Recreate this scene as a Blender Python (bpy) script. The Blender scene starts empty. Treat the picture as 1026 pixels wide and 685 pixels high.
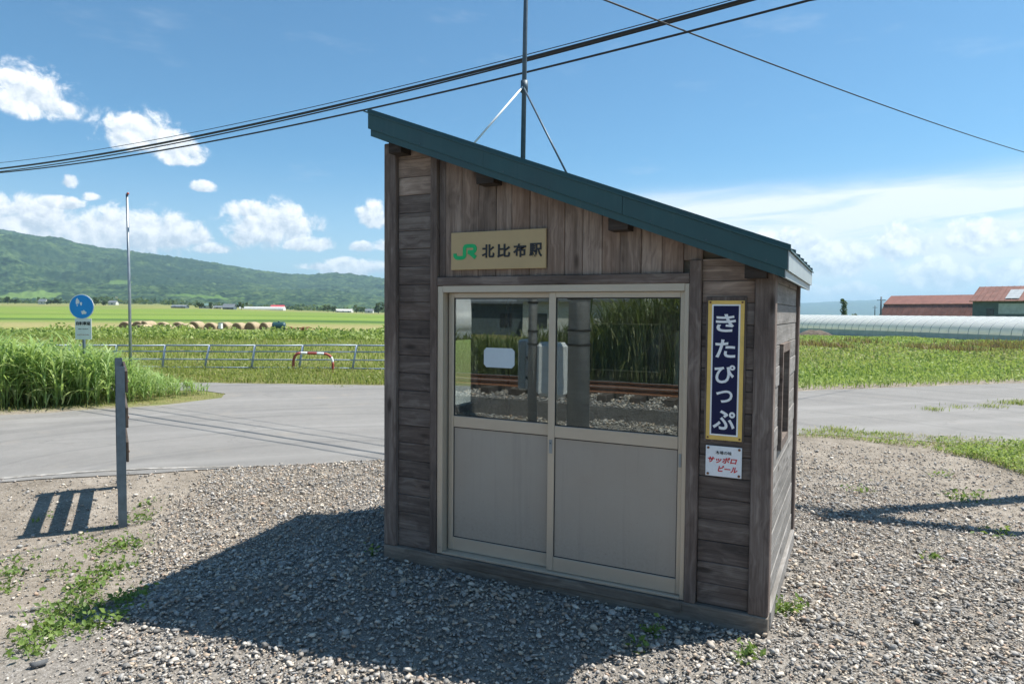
import bpy, bmesh, math, random
import numpy as np
from mathutils import Vector, Matrix

rnd = random.Random(7)
rng = np.random.default_rng(11)
SC = bpy.context.scene
COL = SC.collection

# ------------------------------------------------------------------ camera
FPX, YAW, PITCH, ROLL = 688.96, -0.4626, -0.0433, 0.0083
CAM = np.array([3.0732, -4.0675, 1.8237])
PW, PH = 1026.0, 685.0
FW = np.array([math.sin(YAW)*math.cos(PITCH), math.cos(YAW)*math.cos(PITCH), math.sin(PITCH)])
_r = np.array([math.cos(YAW), -math.sin(YAW), 0.0]); _u = np.cross(_r, FW)
RT = math.cos(ROLL)*_r + math.sin(ROLL)*_u
UP = -math.sin(ROLL)*_r + math.cos(ROLL)*_u
FH = np.array([math.sin(YAW), math.cos(YAW), 0.0])      # level forward direction
RH = _r                                                 # level right direction

def ray(px, py):
    return FW + RT*(px-PW/2)/FPX - UP*(py-PH/2)/FPX
def at(px, py, z=0.0):                                   # where a pixel meets the level z
    d = ray(px, py); return CAM + d*((z-CAM[2])/d[2])
def atd(px, py, t):                                      # a pixel at a known distance
    return CAM + ray(px, py)*t
def front(px, py, y=0.0):                                # a pixel on the shelter's front plane -> x, z
    d = ray(px, py); P = CAM + d*((y-CAM[1])/d[1]); return P[0], P[2]
def project(P):
    d = np.asarray(P) - CAM; dep = d @ FW
    dep = np.where(np.abs(dep) < 1e-6, 1e-6, dep)
    return PW/2 + FPX*(d @ RT)/dep, PH/2 - FPX*(d @ UP)/dep, dep

cd = bpy.data.cameras.new('camera'); cam = bpy.data.objects.new('camera', cd); COL.objects.link(cam)
cd.sensor_fit = 'HORIZONTAL'; cd.sensor_width = 36.0; cd.lens = FPX/PW*36.0
cd.clip_start = 0.05; cd.clip_end = 60000
m = Matrix.Identity(4)
for i in range(3):
    m[i][0], m[i][1], m[i][2], m[i][3] = RT[i], UP[i], -FW[i], CAM[i]
cam.matrix_world = m
SC.camera = cam

# ------------------------------------------------------------------ light, sky, exposure
SUN_AZ, SUN_EL = math.radians(50.0), math.radians(59.8)
SUN = Vector((math.sin(SUN_AZ)*math.cos(SUN_EL), math.cos(SUN_AZ)*math.cos(SUN_EL), math.sin(SUN_EL)))
sl = bpy.data.lights.new('sun', 'SUN'); sl.energy = 4.4; sl.angle = math.radians(0.53); sl.color = (1.0, 0.955, 0.88)
so = bpy.data.objects.new('sun', sl); COL.objects.link(so)
so.rotation_euler = (-SUN).to_track_quat('-Z', 'Y').to_euler()
SC.view_settings.view_transform = 'Standard'; SC.view_settings.look = 'None'
SC.view_settings.exposure = 0.95; SC.view_settings.gamma = 1.0; SC.view_settings.use_curve_mapping = False
SC.cycles.use_denoising = True
SC.cycles.max_bounces = 6; SC.cycles.diffuse_bounces = 3; SC.cycles.transparent_max_bounces = 16; SC.cycles.volume_bounces = 0
SKY_STRENGTH = 0.082

class NT:                                               # small node-graph writer
    def __init__(s, tree): s.t = tree; s.n = tree.nodes; s.l = tree.links
    def put(s, sock, v):
        if hasattr(v, 'links') or hasattr(v, 'is_output'): s.l.new(v, sock)
        else:
            try: sock.default_value = v
            except Exception: sock.default_value = (v[0], v[1], v[2], 1.0)
    def node(s, typ, **kw):
        nd = s.n.new(typ)
        for k, v in kw.items(): setattr(nd, k, v)
        return nd
    def m(s, op, a, b=None, c=None, clamp=False):
        nd = s.n.new('ShaderNodeMath'); nd.operation = op; nd.use_clamp = clamp
        s.put(nd.inputs[0], a)
        if b is not None: s.put(nd.inputs[1], b)
        if c is not None: s.put(nd.inputs[2], c)
        return nd.outputs[0]
    def step(s, x, lo, hi):
        nd = s.n.new('ShaderNodeMapRange'); nd.interpolation_type = 'SMOOTHSTEP'
        s.put(nd.inputs[0], x); s.put(nd.inputs[1], lo); s.put(nd.inputs[2], hi)
        return nd.outputs[0]
    def maprange(s, x, a, b, c, d):
        nd = s.n.new('ShaderNodeMapRange'); s.put(nd.inputs[0], x)
        for i, v in enumerate((a, b, c, d)): s.put(nd.inputs[i+1], v)
        return nd.outputs[0]
    def xyz(s, x, y, z):
        nd = s.n.new('ShaderNodeCombineXYZ')
        for i, v in enumerate((x, y, z)): s.put(nd.inputs[i], v)
        return nd.outputs[0]
    def sep(s, v):
        nd = s.n.new('ShaderNodeSeparateXYZ'); s.put(nd.inputs[0], v); return nd.outputs
    def noise(s, vec, scale, detail=4, rough=0.55, dist=0.0):
        nd = s.n.new('ShaderNodeTexNoise'); s.put(nd.inputs['Vector'], vec)
        nd.inputs['Scale'].default_value = scale; nd.inputs['Detail'].default_value = detail
        nd.inputs['Roughness'].default_value = rough; nd.inputs['Distortion'].default_value = dist
        return nd.outputs['Fac']
    def mix(s, f, a, b):
        nd = s.n.new('ShaderNodeMix'); nd.data_type = 'RGBA'
        s.put(nd.inputs[0], f); s.put(nd.inputs[6], a); s.put(nd.inputs[7], b); return nd.outputs[2]
    def ramp(s, f, stops, interp='LINEAR'):
        nd = s.n.new('ShaderNodeValToRGB'); s.put(nd.inputs[0], f); cr = nd.color_ramp; cr.interpolation = interp
        while len(cr.elements) < len(stops): cr.elements.new(0.5)
        for e, (p, c) in zip(cr.elements, sorted(stops, key=lambda q: q[0])):
            e.position = p; e.color = (c[0], c[1], c[2], 1.0)
        return nd.outputs[0]
    def vmath(s, op, a, b):
        nd = s.n.new('ShaderNodeVectorMath'); nd.operation = op; s.put(nd.inputs[0], a); s.put(nd.inputs[1], b)
        return nd.outputs[0]
    def bump(s, h, strength, dist=0.01):
        nd = s.n.new('ShaderNodeBump'); nd.inputs['Strength'].default_value = strength
        nd.inputs['Distance'].default_value = dist; s.put(nd.inputs['Height'], h); return nd.outputs[0]

def rgb(r, g, b): return (r, g, b, 1.0)

def build_world():
    w = bpy.data.worlds.new('World'); SC.world = w; w.use_nodes = True
    t = NT(w.node_tree); t.n.clear()
    out = t.node('ShaderNodeOutputWorld'); bg = t.node('ShaderNodeBackground')
    t.l.new(bg.outputs[0], out.inputs[0]); bg.inputs[1].default_value = SKY_STRENGTH
    sky = t.node('ShaderNodeTexSky'); sky.sky_type = 'NISHITA'; sky.sun_disc = False
    sky.sun_elevation = SUN_EL; sky.sun_rotation = SUN_AZ
    sky.altitude = 150; sky.air_density = 0.85; sky.dust_density = 0.55; sky.ozone_density = 3.0
    tc = t.node('ShaderNodeTexCoord'); dx, dy, dz = t.sep(tc.outputs['Generated'])
    az = t.m('MULTIPLY', t.m('ARCTAN2', dx, dy), 57.29578)
    el = t.m('MULTIPLY', t.m('ARCSINE', dz), 57.29578)
    def ae(px, py):
        d = ray(px, py); d = d/np.linalg.norm(d)
        return math.degrees(math.atan2(d[0], d[1])), math.degrees(math.asin(d[2]))
    P = t.xyz(az, el, 0.0)
    n1 = t.noise(P, 0.62, 8, 0.62, 0.3)
    n1s = t.noise(t.vmath('ADD', P, (0.30, 0.45, 0.0)), 0.62, 4, 0.60)
    # heaped summer clouds: centre pixel, half width, half height above the flat base, below it
    blobs = [(30, 103, 56, 42, 17), (140, 139, 52, 32, 14), (178, 152, 32, 20, 14), (70, 183, 11, 9, 6), (203, 188, 17, 8, 5),
             (30, 224, 66, 30, 24), (125, 236, 84, 34, 22), (178, 236, 42, 20, 14), (272, 228, 52, 30, 24), (305, 246, 34, 12, 7), (372, 217, 20, 18, 13),
             (362, 248, 16, 7, 5), (352, 270, 46, 13, 9), (250, 211, 26, 13, 10), (322, 268, 26, 7, 4), (60, 205, 30, 10, 6), (215, 250, 26, 8, 5), (386, 247, 15, 8, 5), (92, 198, 12, 7, 4),
             (755, 286, 46, 20, 26), (780, 244, 44, 18, 14), (838, 262, 46, 24, 20), (850, 296, 60, 16, 10), (905, 246, 40, 26, 18), (945, 276, 60, 24, 20), (985, 240, 50, 26, 18), (1015, 282, 46, 22, 20), (1080, 262, 60, 40, 40), (1150, 255, 70, 46, 40), (-70, 215, 70, 40, 26), (-150, 190, 60, 30, 20)]
    dens = None; yv = None
    for (px, py, hw, hu, hd) in blobs:
        a, e = ae(px, py); a1, e1 = ae(px+hw, py); a0, e0 = ae(px, py-hu); _, eb = ae(px, py+hd)
        ra = abs(a1-a); ru = e0-e; rd = e-eb
        nd = t.node('ShaderNodeVectorMath', operation='MULTIPLY_ADD'); t.put(nd.inputs[0], P)
        nd.inputs[1].default_value = (1/ra, 1/ru, 0); nd.inputs[2].default_value = (-a/ra, -e/ru, 0)
        v = t.vmath('MAXIMUM', nd.outputs[0], t.vmath('MULTIPLY', nd.outputs[0], (1.0, -ru/rd, 1.0)))
        ln = t.node('ShaderNodeVectorMath', operation='LENGTH'); t.put(ln.inputs[0], v); r = ln.outputs['Value']
        yy = t.sep(nd.outputs[0])[1]
        if dens is None: dens, yv = r, yy
        else:
            lt = t.m('LESS_THAN', r, dens); yv = t.m('MULTIPLY_ADD', lt, t.m('SUBTRACT', yy, yv), yv); dens = t.m('MINIMUM', dens, r)
    dens = t.m('SUBTRACT', 1.0, dens)
    # the same kind of clouds goes on all round the horizon outside the two named groups
    side = t.m('ABSOLUTE', t.m('SUBTRACT', az, math.degrees(YAW)))
    belt = t.m('MULTIPLY', t.step(el, 1.0, 6.0), t.m('SUBTRACT', 1.0, t.step(el, 9.0, 24.0)))
    gen = t.m('SUBTRACT', t.m('MULTIPLY', t.m('MULTIPLY', belt, t.step(side, 48.0, 60.0)), t.m('SUBTRACT', 1.2, t.step(t.noise(P, 0.07, 2, 0.5), 0.35, 0.62))), 0.6)
    dens = t.m('MAXIMUM', dens, gen)
    D = t.m('ADD', dens, t.m('MULTIPLY', t.m('SUBTRACT', n1, 0.46), 2.1))
    D = t.m('MULTIPLY', D, t.step(dens, -0.28, 0.10))
    alpha = t.step(D, 0.0, 0.52)
    lit = t.m('ADD', t.m('MULTIPLY', t.m('SUBTRACT', n1, n1s), 3.2), t.m('ADD', t.m('MULTIPLY', t.m('MINIMUM', t.m('MAXIMUM', yv, -0.8), 0.8), 0.42), 0.50), None, True)
    cum = t.mix(lit, rgb(4.5, 5.1, 5.8), rgb(8.5, 8.5, 8.5))
    # high thin veil streaming across the sky on the right
    a0, e0 = ae(640, 196); a1, e1 = ae(1026, 166)
    k = (e1-e0)/(a1-a0)
    tilt = t.m('SUBTRACT', el, t.m('ADD', t.m('MULTIPLY', t.m('SUBTRACT', az, a0), k), e0))
    sv = t.xyz(t.m('MULTIPLY', az, 0.05), t.m('ADD', t.m('MULTIPLY', tilt, 0.42), t.m('MULTIPLY', az, -0.012)), 3.0)
    st = t.noise(sv, 1.6, 6, 0.62, 0.6)
    wide = t.noise(P, 0.12, 2, 0.5)
    env = t.m('MULTIPLY', t.step(tilt, 1.1, -2.0), t.m('ADD', t.m('MULTIPLY', t.step(tilt, -8.5, -4.5), 0.62), t.m('MULTIPLY', t.step(tilt, -14.0, -9.0), 0.38)))
    env = t.m('MULTIPLY', env, t.step(t.m('ADD', az, t.m('MULTIPLY', wide, 8.0)), a0-7.0, a0+7.0))
    env = t.m('MULTIPLY', env, t.m('SUBTRACT', 1.0, t.step(az, 75.0, 110.0)))
    veil = t.m('MULTIPLY', t.m('ADD', t.m('MULTIPLY', t.m('SUBTRACT', st, 0.42), 3.4), 0.80), env, None, True)
    wisp = t.m('MULTIPLY', t.m('MULTIPLY', t.step(t.noise(t.vmath('MULTIPLY', P, (0.10, 0.32, 1.0)), 1.0, 4, 0.6), 0.56, 0.80), t.step(el, 2.0, 12.0)), 0.16)
    low = t.m('MULTIPLY', t.m('SUBTRACT', 1.0, t.step(el, -1.0, 13.0)), 0.42)
    skyc = t.mix(t.m('MAXIMUM', wisp, low), t.vmath('MULTIPLY', sky.outputs[0], (0.54, 0.89, 0.965)), rgb(6.3, 6.6, 6.9))
    skyc = t.mix(t.m('MULTIPLY', veil, 0.93), skyc, rgb(7.0, 7.25, 7.4))
    t.put(bg.inputs[0], t.mix(alpha, skyc, cum))
    try: w.cycles.sampling_method = 'MANUAL'; w.cycles.sample_map_resolution = 512
    except Exception: pass
build_world()

# ------------------------------------------------------------------ object helpers
def tag(o, label=None, cat=None, group=None, kind=None):
    if label: o['label'] = label
    if cat: o['category'] = cat
    if group: o['group'] = group
    if kind: o['kind'] = kind
    return o
def link(name, me, mat=None, parent=None):
    o = bpy.data.objects.new(name, me); COL.objects.link(o)
    if mat is not None and me is not None and hasattr(me, 'materials') and not me.materials: me.materials.append(mat)
    if parent is not None: o.parent = parent
    return o
def empty(name, loc=(0, 0, 0), rz=0.0):
    o = bpy.data.objects.new(name, None); COL.objects.link(o); o.location = loc; o.rotation_euler = (0, 0, rz)
    o.empty_display_size = 0.2
    return o
def mesh_np(name, V, F, smooth=False):
    V = np.asarray(V, dtype=np.float32); me = bpy.data.meshes.new(name)
    if isinstance(F, np.ndarray):
        n = F.shape[1]; me.vertices.add(len(V)); me.vertices.foreach_set('co', V.ravel())
        me.loops.add(F.size); me.loops.foreach_set('vertex_index', F.astype(np.int32).ravel())
        me.polygons.add(len(F)); me.polygons.foreach_set('loop_start', np.arange(0, F.size, n, dtype=np.int32))
        if smooth: me.polygons.foreach_set('use_smooth', np.ones(len(F), dtype=bool))
        me.update(calc_edges=True)
    else:
        me.from_pydata([tuple(map(float, v)) for v in V], [], F); me.update()
        if smooth:
            for p in me.polygons: p.use_smooth = True
    return me
def box_mesh(name, sx, sy, sz, bev=0.0, slant=0.0):
    bm = bmesh.new(); bmesh.ops.create_cube(bm, size=1.0)
    for v in bm.verts: v.co = Vector((v.co.x*sx, v.co.y*sy, v.co.z*sz))
    if slant:
        for v in bm.verts:
            if v.co.x > 0: v.co.x += slant*v.co.z
    if bev > 0: bmesh.ops.bevel(bm, geom=list(bm.edges), offset=bev, segments=1, affect='EDGES', profile=0.5)
    me = bpy.data.meshes.new(name); bm.to_mesh(me); bm.free(); return me
def box(name, lo, hi, mat, parent=None, bev=0.003):
    lo = np.array(lo, float); hi = np.array(hi, float); s = hi-lo
    o = link(name, box_mesh(name, *s, bev=min(bev, 0.3*min(s))), mat, parent); o.location = tuple((lo+hi)/2)
    return o
def board(name, lo, hi, axis, mat, parent=None, bev=0.003, slant=0.0):
    """a timber whose own x axis runs along its grain"""
    lo = np.array(lo, float); hi = np.array(hi, float); s = hi-lo; c = (lo+hi)/2
    if axis == 'x': d = (s[0], s[1], s[2]); R = (0, 0, 0)
    elif axis == 'z': d = (s[2], s[1], s[0]); R = (0, -math.pi/2, 0)
    else: d = (s[1], s[0], s[2]); R = (0, 0, math.pi/2)
    o = link(name, box_mesh(name, *d, bev=min(bev, 0.3*min(d)), slant=slant), mat, parent)
    o.location = tuple(c); o.rotation_euler = R
    return o
def prism(name, poly, axis, a, b, mat, parent=None):
    """polygon in two axes, extruded along the third ('y': poly is x,z)"""
    n = len(poly); V = []
    for h in (a, b):
        for (p, q) in poly:
            V.append({'y': (p, h, q), 'x': (h, p, q), 'z': (p, q, h)}[axis])
    F = [tuple(range(n)), tuple(range(2*n-1, n-1, -1))] + [(i, i+n, (i+1) % n+n, (i+1) % n) for i in range(n)]
    bm = bmesh.new(); vs = [bm.verts.new(v) for v in V]
    for f in F: bm.faces.new([vs[i] for i in f])
    bmesh.ops.recalc_face_normals(bm, faces=bm.faces)
    me = bpy.data.meshes.new(name); bm.to_mesh(me); bm.free()
    return link(name, me, mat, parent)
def tube_data(pts, rad, seg=8, closed_ends=True):
    pts = [np.array(p, float) for p in pts]; n = len(pts)
    rads = rad if hasattr(rad, '__len__') else [rad]*n
    V = []; F = []; prev = None
    for i, p in enumerate(pts):
        t = pts[min(i+1, n-1)]-pts[max(i-1, 0)]; t = t/(np.linalg.norm(t)+1e-12)
        ref = np.array([0, 0, 1.0]) if abs(t[2]) < 0.9 else np.array([1.0, 0, 0])
        if prev is not None: ref = prev
        a = ref-t*(ref@t); a /= np.linalg.norm(a); b = np.cross(t, a); prev = a
        for k in range(seg):
            w = 2*math.pi*k/seg; V.append(p+rads[i]*(math.cos(w)*a+math.sin(w)*b))
    for i in range(n-1):
        for k in range(seg):
            F.append((i*seg+k, i*seg+(k+1) % seg, (i+1)*seg+(k+1) % seg, (i+1)*seg+k))
    if closed_ends: F.append(tuple(range(seg-1, -1, -1))); F.append(tuple((n-1)*seg+k for k in range(seg)))
    return V, F
def tube(name, pts, rad, mat, parent=None, seg=8, smooth=True):
    V, F = tube_data(pts, rad, seg)
    me = mesh_np(name, V, F)
    if smooth:
        for p in me.polygons: p.use_smooth = len(p.vertices) == 4
    return link(name, me, mat, parent)
def lathe(name, prof, mat, parent=None, seg=24, smooth=True):
    """profile of (radius, height) turned about z"""
    V = []; F = []; n = len(prof)
    for (r, h) in prof:
        for k in range(seg):
            w = 2*math.pi*k/seg; V.append((r*math.cos(w), r*math.sin(w), h))
    for i in range(n-1):
        for k in range(seg):
            F.append((i*seg+k, i*seg+(k+1) % seg, (i+1)*seg+(k+1) % seg, (i+1)*seg+k))
    F.append(tuple(range(seg-1, -1, -1))); F.append(tuple((n-1)*seg+k for k in range(seg)))
    me = mesh_np(name, V, F)
    if smooth:
        for p in me.polygons: p.use_smooth = len(p.vertices) == 4
    return link(name, me, mat, parent)
def copy_tree(o, parent=None):
    c = o.copy(); COL.objects.link(c); c.parent = parent
    for ch in o.children: copy_tree(ch, c)
    return c
def smooth01(x, a, b):
    t = np.clip((np.asarray(x, float)-a)/(b-a), 0, 1); return t*t*(3-2*t)

# ------------------------------------------------------------------ materials
def new_mat(name):
    mt = bpy.data.materials.new(name); mt.use_nodes = True; t = NT(mt.node_tree); t.n.clear()
    out = t.node('ShaderNodeOutputMaterial'); b = t.node('ShaderNodeBsdfPrincipled'); t.l.new(b.outputs[0], out.inputs[0])
    return mt, t, b, out
def spec(b, rough, metal=0.0, s=0.5):
    b.inputs['Roughness'].default_value = rough; b.inputs['Metallic'].default_value = metal
    b.inputs['Specular IOR Level'].default_value = s
def obj_vec(t, grain=None):
    tc = t.node('ShaderNodeTexCoord'); oi = t.node('ShaderNodeObjectInfo')
    v = t.vmath('ADD', tc.outputs['Object'], t.xyz(t.m('MULTIPLY', oi.outputs['Random'], 37.0), t.m('MULTIPLY', oi.outputs['Random'], 11.0), t.m('MULTIPLY', oi.outputs['Random'], 23.0)))
    return v, oi.outputs['Random']
def paint(name, col, rough=0.5, metal=0.0, var=0.12, scale=6.0, bump=0.0, s=0.5):
    mt, t, b, _ = new_mat(name); v, r = obj_vec(t)
    n = t.noise(v, scale, 5, 0.6); n2 = t.noise(v, scale*9, 3, 0.6)
    f = t.m('ADD', t.m('MULTIPLY', n, 0.7), t.m('MULTIPLY', n2, 0.3))
    lo = tuple(c*(1-var) for c in col); hi = tuple(min(1, c*(1+var)) for c in col)
    t.put(b.inputs['Base Color'], t.ramp(f, [(0.3, lo), (0.7, hi)])); spec(b, rough, metal, s)
    t.put(b.inputs['Roughness'], t.maprange(n2, 0.2, 0.8, max(0.05, rough-0.1), min(1, rough+0.12)))
    if bump: t.put(b.inputs['Normal'], t.bump(n2, bump, 0.005))
    return mt
def wood(name, dark, mid, light, warm=0.25):
    mt, t, b, _ = new_mat(name); v, r = obj_vec(t)
    g = t.vmath('MULTIPLY', v, (1.3, 26.0, 26.0))
    wob = t.noise(v, 2.5, 3, 0.5)
    g = t.vmath('ADD', g, t.xyz(0.0, t.m('MULTIPLY', wob, 5.0), t.m('MULTIPLY', wob, 5.0)))
    fine = t.noise(t.vmath('MULTIPLY', v, (3.0, 130.0, 130.0)), 1.0, 4, 0.65)
    ring = t.noise(g, 1.0, 5, 0.6)
    blotch = t.noise(t.vmath('MULTIPLY', v, (1.6, 5.0, 5.0)), 1.0, 4, 0.55)
    # knots: dark ovals stretched a little along the grain
    vo = t.node('ShaderNodeTexVoronoi'); t.put(vo.inputs['Vector'], t.vmath('MULTIPLY', v, (2.1, 6.5, 6.5))); vo.inputs['Scale'].default_value = 1.0
    knot = t.m('SUBTRACT', 1.0, t.step(vo.outputs['Distance'], 0.05, 0.17))
    f = t.m('ADD', t.m('MULTIPLY', ring, 0.55), t.m('ADD', t.m('MULTIPLY', blotch, 0.4), t.m('MULTIPLY', fine, 0.33)))
    f = t.m('SUBTRACT', f, 0.045)
    f = t.m('ADD', f, t.m('MULTIPLY', t.m('SUBTRACT', r, 0.5), 0.11))
    c = t.ramp(f, [(0.36, dark), (0.58, mid), (0.80, light)])
    c = t.mix(t.m('MULTIPLY', t.step(t.noise(v, 1.1, 3, 0.5), 0.5, 0.7), warm*0.6), c, rgb(mid[0]*1.45, mid[1]*1.1, mid[2]*0.85))
    c = t.mix(t.m('MULTIPLY', knot, 0.75), c, rgb(dark[0]*0.5, dark[1]*0.45, dark[2]*0.42))
    t.put(b.inputs['Base Color'], c); spec(b, 0.82, 0, 0.25)
    hgt = t.m('SUBTRACT', t.m('ADD', t.m('MULTIPLY', fine, 0.6), ring), t.m('MULTIPLY', knot, 0.6))
    t.put(b.inputs['Normal'], t.bump(hgt, 0.55, 0.004))
    return mt
def leaf_mat(name, cols, trans=0.45, rough=0.55):
    mt, t, b, out = new_mat(name)
    ge = t.node('ShaderNodeNewGeometry'); r = ge.outputs['Random Per Island']
    n = t.noise(ge.outputs['Position'], 0.5, 3, 0.5)
    f = t.m('ADD', t.m('MULTIPLY', r, 0.75), t.m('MULTIPLY', t.m('SUBTRACT', n, 0.3), 0.55))
    c = t.ramp(f, [(i/(len(cols)-1), k) for i, k in enumerate(cols)])
    t.put(b.inputs['Base Color'], c); spec(b, rough, 0, 0.35)
    tr = t.node('ShaderNodeBsdfTranslucent'); t.put(tr.inputs[0], t.mix(0.40, c, rgb(0.46, 0.58, 0.10)))
    mx = t.node('ShaderNodeMixShader'); mx.inputs[0].default_value = trans
    t.l.new(b.outputs[0], mx.inputs[1]); t.l.new(tr.outputs[0], mx.inputs[2]); t.l.new(mx.outputs[0], out.inputs[0])
    return mt

M = {}
M['wood'] = wood('weathered_board', (0.049, 0.039, 0.035), (0.128, 0.101, 0.088), (0.268, 0.228, 0.200))
M['wood_post'] = wood('weathered_post', (0.056, 0.042, 0.036), (0.150, 0.116, 0.100), (0.309, 0.255, 0.220))
M['wood_pale'] = wood('sheltered_board', (0.079, 0.058, 0.047), (0.218, 0.162, 0.130), (0.454, 0.353, 0.287), 0.4)
M['wood_bleached'] = wood('sun_bleached_board', (0.105, 0.097, 0.088), (0.217, 0.204, 0.190), (0.350, 0.331, 0.313), 0.12)
M['wood_sill'] = wood('grey_sill_timber', (0.072, 0.061, 0.051), (0.163, 0.139, 0.116), (0.312, 0.273, 0.230), 0.15)
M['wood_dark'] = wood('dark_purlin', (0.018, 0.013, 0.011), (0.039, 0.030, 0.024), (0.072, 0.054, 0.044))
M['lining'] = wood('plywood_lining', (0.10, 0.085, 0.065), (0.16, 0.135, 0.10), (0.22, 0.19, 0.15))
M['roof_green'] = paint('green_roof_metal', (0.023, 0.075, 0.081), 0.42, 0.0, 0.12, 3.0)
def streaked(name, col):
    mt, t, b, _ = new_mat(name); v, r = obj_vec(t); n = t.noise(v, 3.0, 5, 0.6); st = t.noise(t.vmath('MULTIPLY', v, (30.0, 30.0, 2.0)), 1.0, 4, 0.6)
    c = t.ramp(n, [(0.3, tuple(k*0.82 for k in col)), (0.7, tuple(k*1.16 for k in col))])
    c = t.mix(t.m('MULTIPLY', t.step(st, 0.5, 0.72), 0.22), c, rgb(col[0]*2.2+0.02, col[1]*1.5+0.01, col[2]*1.4+0.01))
    c = t.mix(t.m('MULTIPLY', t.step(t.noise(v, 38.0, 3, 0.7), 0.66, 0.75), 0.4), c, rgb(0.07, 0.05, 0.035))
    t.put(b.inputs['Base Color'], c); spec(b, 0.42); t.put(b.inputs['Roughness'], t.maprange(n, 0.3, 0.7, 0.34, 0.55)); t.put(b.inputs['Normal'], t.bump(t.noise(v, 4.0, 2, 0.5), 0.10, 0.02))
    return mt
M['roof_green'] = streaked('green_roof_metal', (0.022, 0.075, 0.082))
M['roof_grey'] = paint('pale_grey_roof_metal', (0.36, 0.405, 0.41), 0.45, 0.2, 0.1, 5.0)
M['alu'] = paint('anodised_frame', (0.520, 0.452, 0.364), 0.36, 0.35, 0.05, 4.0)
M['alu_dark'] = paint('dark_gasket', (0.02, 0.022, 0.024), 0.6)
def panel_mat():
    mt, t, b, _ = new_mat('door_panel'); v, r = obj_vec(t); ge = t.node('ShaderNodeNewGeometry'); px_, py_, pz_ = t.sep(ge.outputs['Position'])
    n = t.noise(v, 2.2, 5, 0.6); st = t.noise(t.vmath('MULTIPLY', v, (22.0, 1.0, 0.9)), 1.0, 5, 0.65); sp = t.noise(v, 60.0, 3, 0.7)
    base = (0.393, 0.343, 0.290)
    c = t.ramp(n, [(0.3, tuple(k*0.93 for k in base)), (0.7, tuple(k*1.05 for k in base))])
    c = t.mix(t.m('MULTIPLY', t.step(st, 0.50, 0.72), 0.22), c, rgb(0.24, 0.215, 0.185))
    splash = t.m('MULTIPLY', t.step(t.m('ADD', t.m('MULTIPLY', n, 0.35), t.m('MULTIPLY', sp, 0.25)), 0.26, 0.40), t.m('SUBTRACT', 1.0, t.step(pz_, 0.2, 0.62)))
    c = t.mix(t.m('MULTIPLY', splash, 0.35), c, rgb(0.25, 0.21, 0.165))
    c = t.mix(t.m('MULTIPLY', t.step(sp, 0.66, 0.74), 0.35), c, rgb(0.17, 0.155, 0.135))
    t.put(b.inputs['Base Color'], c); spec(b, 0.45, 0.1); t.put(b.inputs['Roughness'], t.maprange(n, 0.3, 0.7, 0.34, 0.56))
    t.put(b.inputs['Normal'], t.bump(t.noise(v, 1.6, 2, 0.5), 0.12, 0.05))
    return mt
M['panel'] = panel_mat()
M['concrete'] = paint('concrete', (0.36, 0.355, 0.34), 0.85, 0, 0.22, 5.0, 0.3)
M['galv'] = paint('galvanised_steel', (0.30, 0.335, 0.36), 0.42, 0.6, 0.18, 9.0)
M['steel_dark'] = paint('weathered_blue_grey_steel', (0.085, 0.12, 0.15), 0.5, 0.3, 0.3, 12.0, 0.1)
M['white'] = paint('white_paint', (0.78, 0.79, 0.78), 0.5, 0, 0.06, 8.0)
M['black'] = paint('black_rubber', (0.012, 0.012, 0.013), 0.55)
M['green_logo'] = paint('green_enamel', (0.0, 0.42, 0.13), 0.5, 0, 0.05)
M['ink'] = paint('black_ink', (0.012, 0.014, 0.018), 0.5, 0, 0.05)
M['tan_sign'] = paint('tan_sign_plate', (0.468, 0.344, 0.180), 0.5, 0.1, 0.06, 5.0)
M['navy'] = paint('navy_enamel', (0.004, 0.008, 0.055), 0.42, 0, 0.1, 4.0, 0, 0.3)
M['yellow'] = paint('yellow_enamel', (0.75, 0.50, 0.13), 0.35, 0, 0.12, 10.0)
M['enamel_white'] = paint('white_enamel', (0.82, 0.84, 0.86), 0.3, 0, 0.05, 8.0)
M['red_ink'] = paint('red_enamel', (0.62, 0.03, 0.04), 0.35, 0, 0.08)
M['rust'] = paint('rust', (0.20, 0.085, 0.04), 0.85, 0, 0.4, 14.0, 0.3)
M['sticker'] = paint('pale_sticker', (0.55, 0.63, 0.68), 0.6, 0, 0.04)
M['sign_blue'] = paint('blue_sign_face', (0.0, 0.27, 0.70), 0.5, 0, 0.06)
M['red_pipe'] = paint('faded_red_paint', (0.34, 0.075, 0.05), 0.55, 0, 0.3, 12.0)
M['rail_pipe'] = paint('pale_blue_pipe_paint', (0.36, 0.42, 0.50), 0.5, 0.2, 0.12, 8.0)
M['roof_red'] = paint('faded_red_roof', (0.255, 0.109, 0.085), 0.7, 0, 0.22, 1.2)
M['roof_red2'] = paint('rusty_red_roof', (0.230, 0.104, 0.081), 0.7, 0, 0.4, 1.0)
M['barn_wall'] = paint('blue_grey_barn_wall', (0.10, 0.135, 0.15), 0.8, 0, 0.2, 0.8)
M['barn_red'] = paint('red_barn_gable', (0.30, 0.05, 0.05), 0.7, 0, 0.2, 1.0)
M['house_white'] = paint('pale_house_wall', (0.60, 0.60, 0.56), 0.8, 0, 0.1, 1.0)
M['house_cream'] = paint('cream_house_wall', (0.52, 0.50, 0.36), 0.8, 0, 0.1, 1.0)
M['house_grey'] = paint('grey_roof', (0.15, 0.17, 0.185), 0.6, 0, 0.2, 1.0)
M['house_green'] = paint('green_house_roof', (0.12, 0.20, 0.17), 0.6, 0, 0.15, 1.0)
M['house_red'] = paint('bright_red_roof', (0.55, 0.09, 0.10), 0.5, 0, 0.1, 1.0)
M['far_glass'] = paint('dark_window', (0.03, 0.04, 0.05), 0.15)
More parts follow.
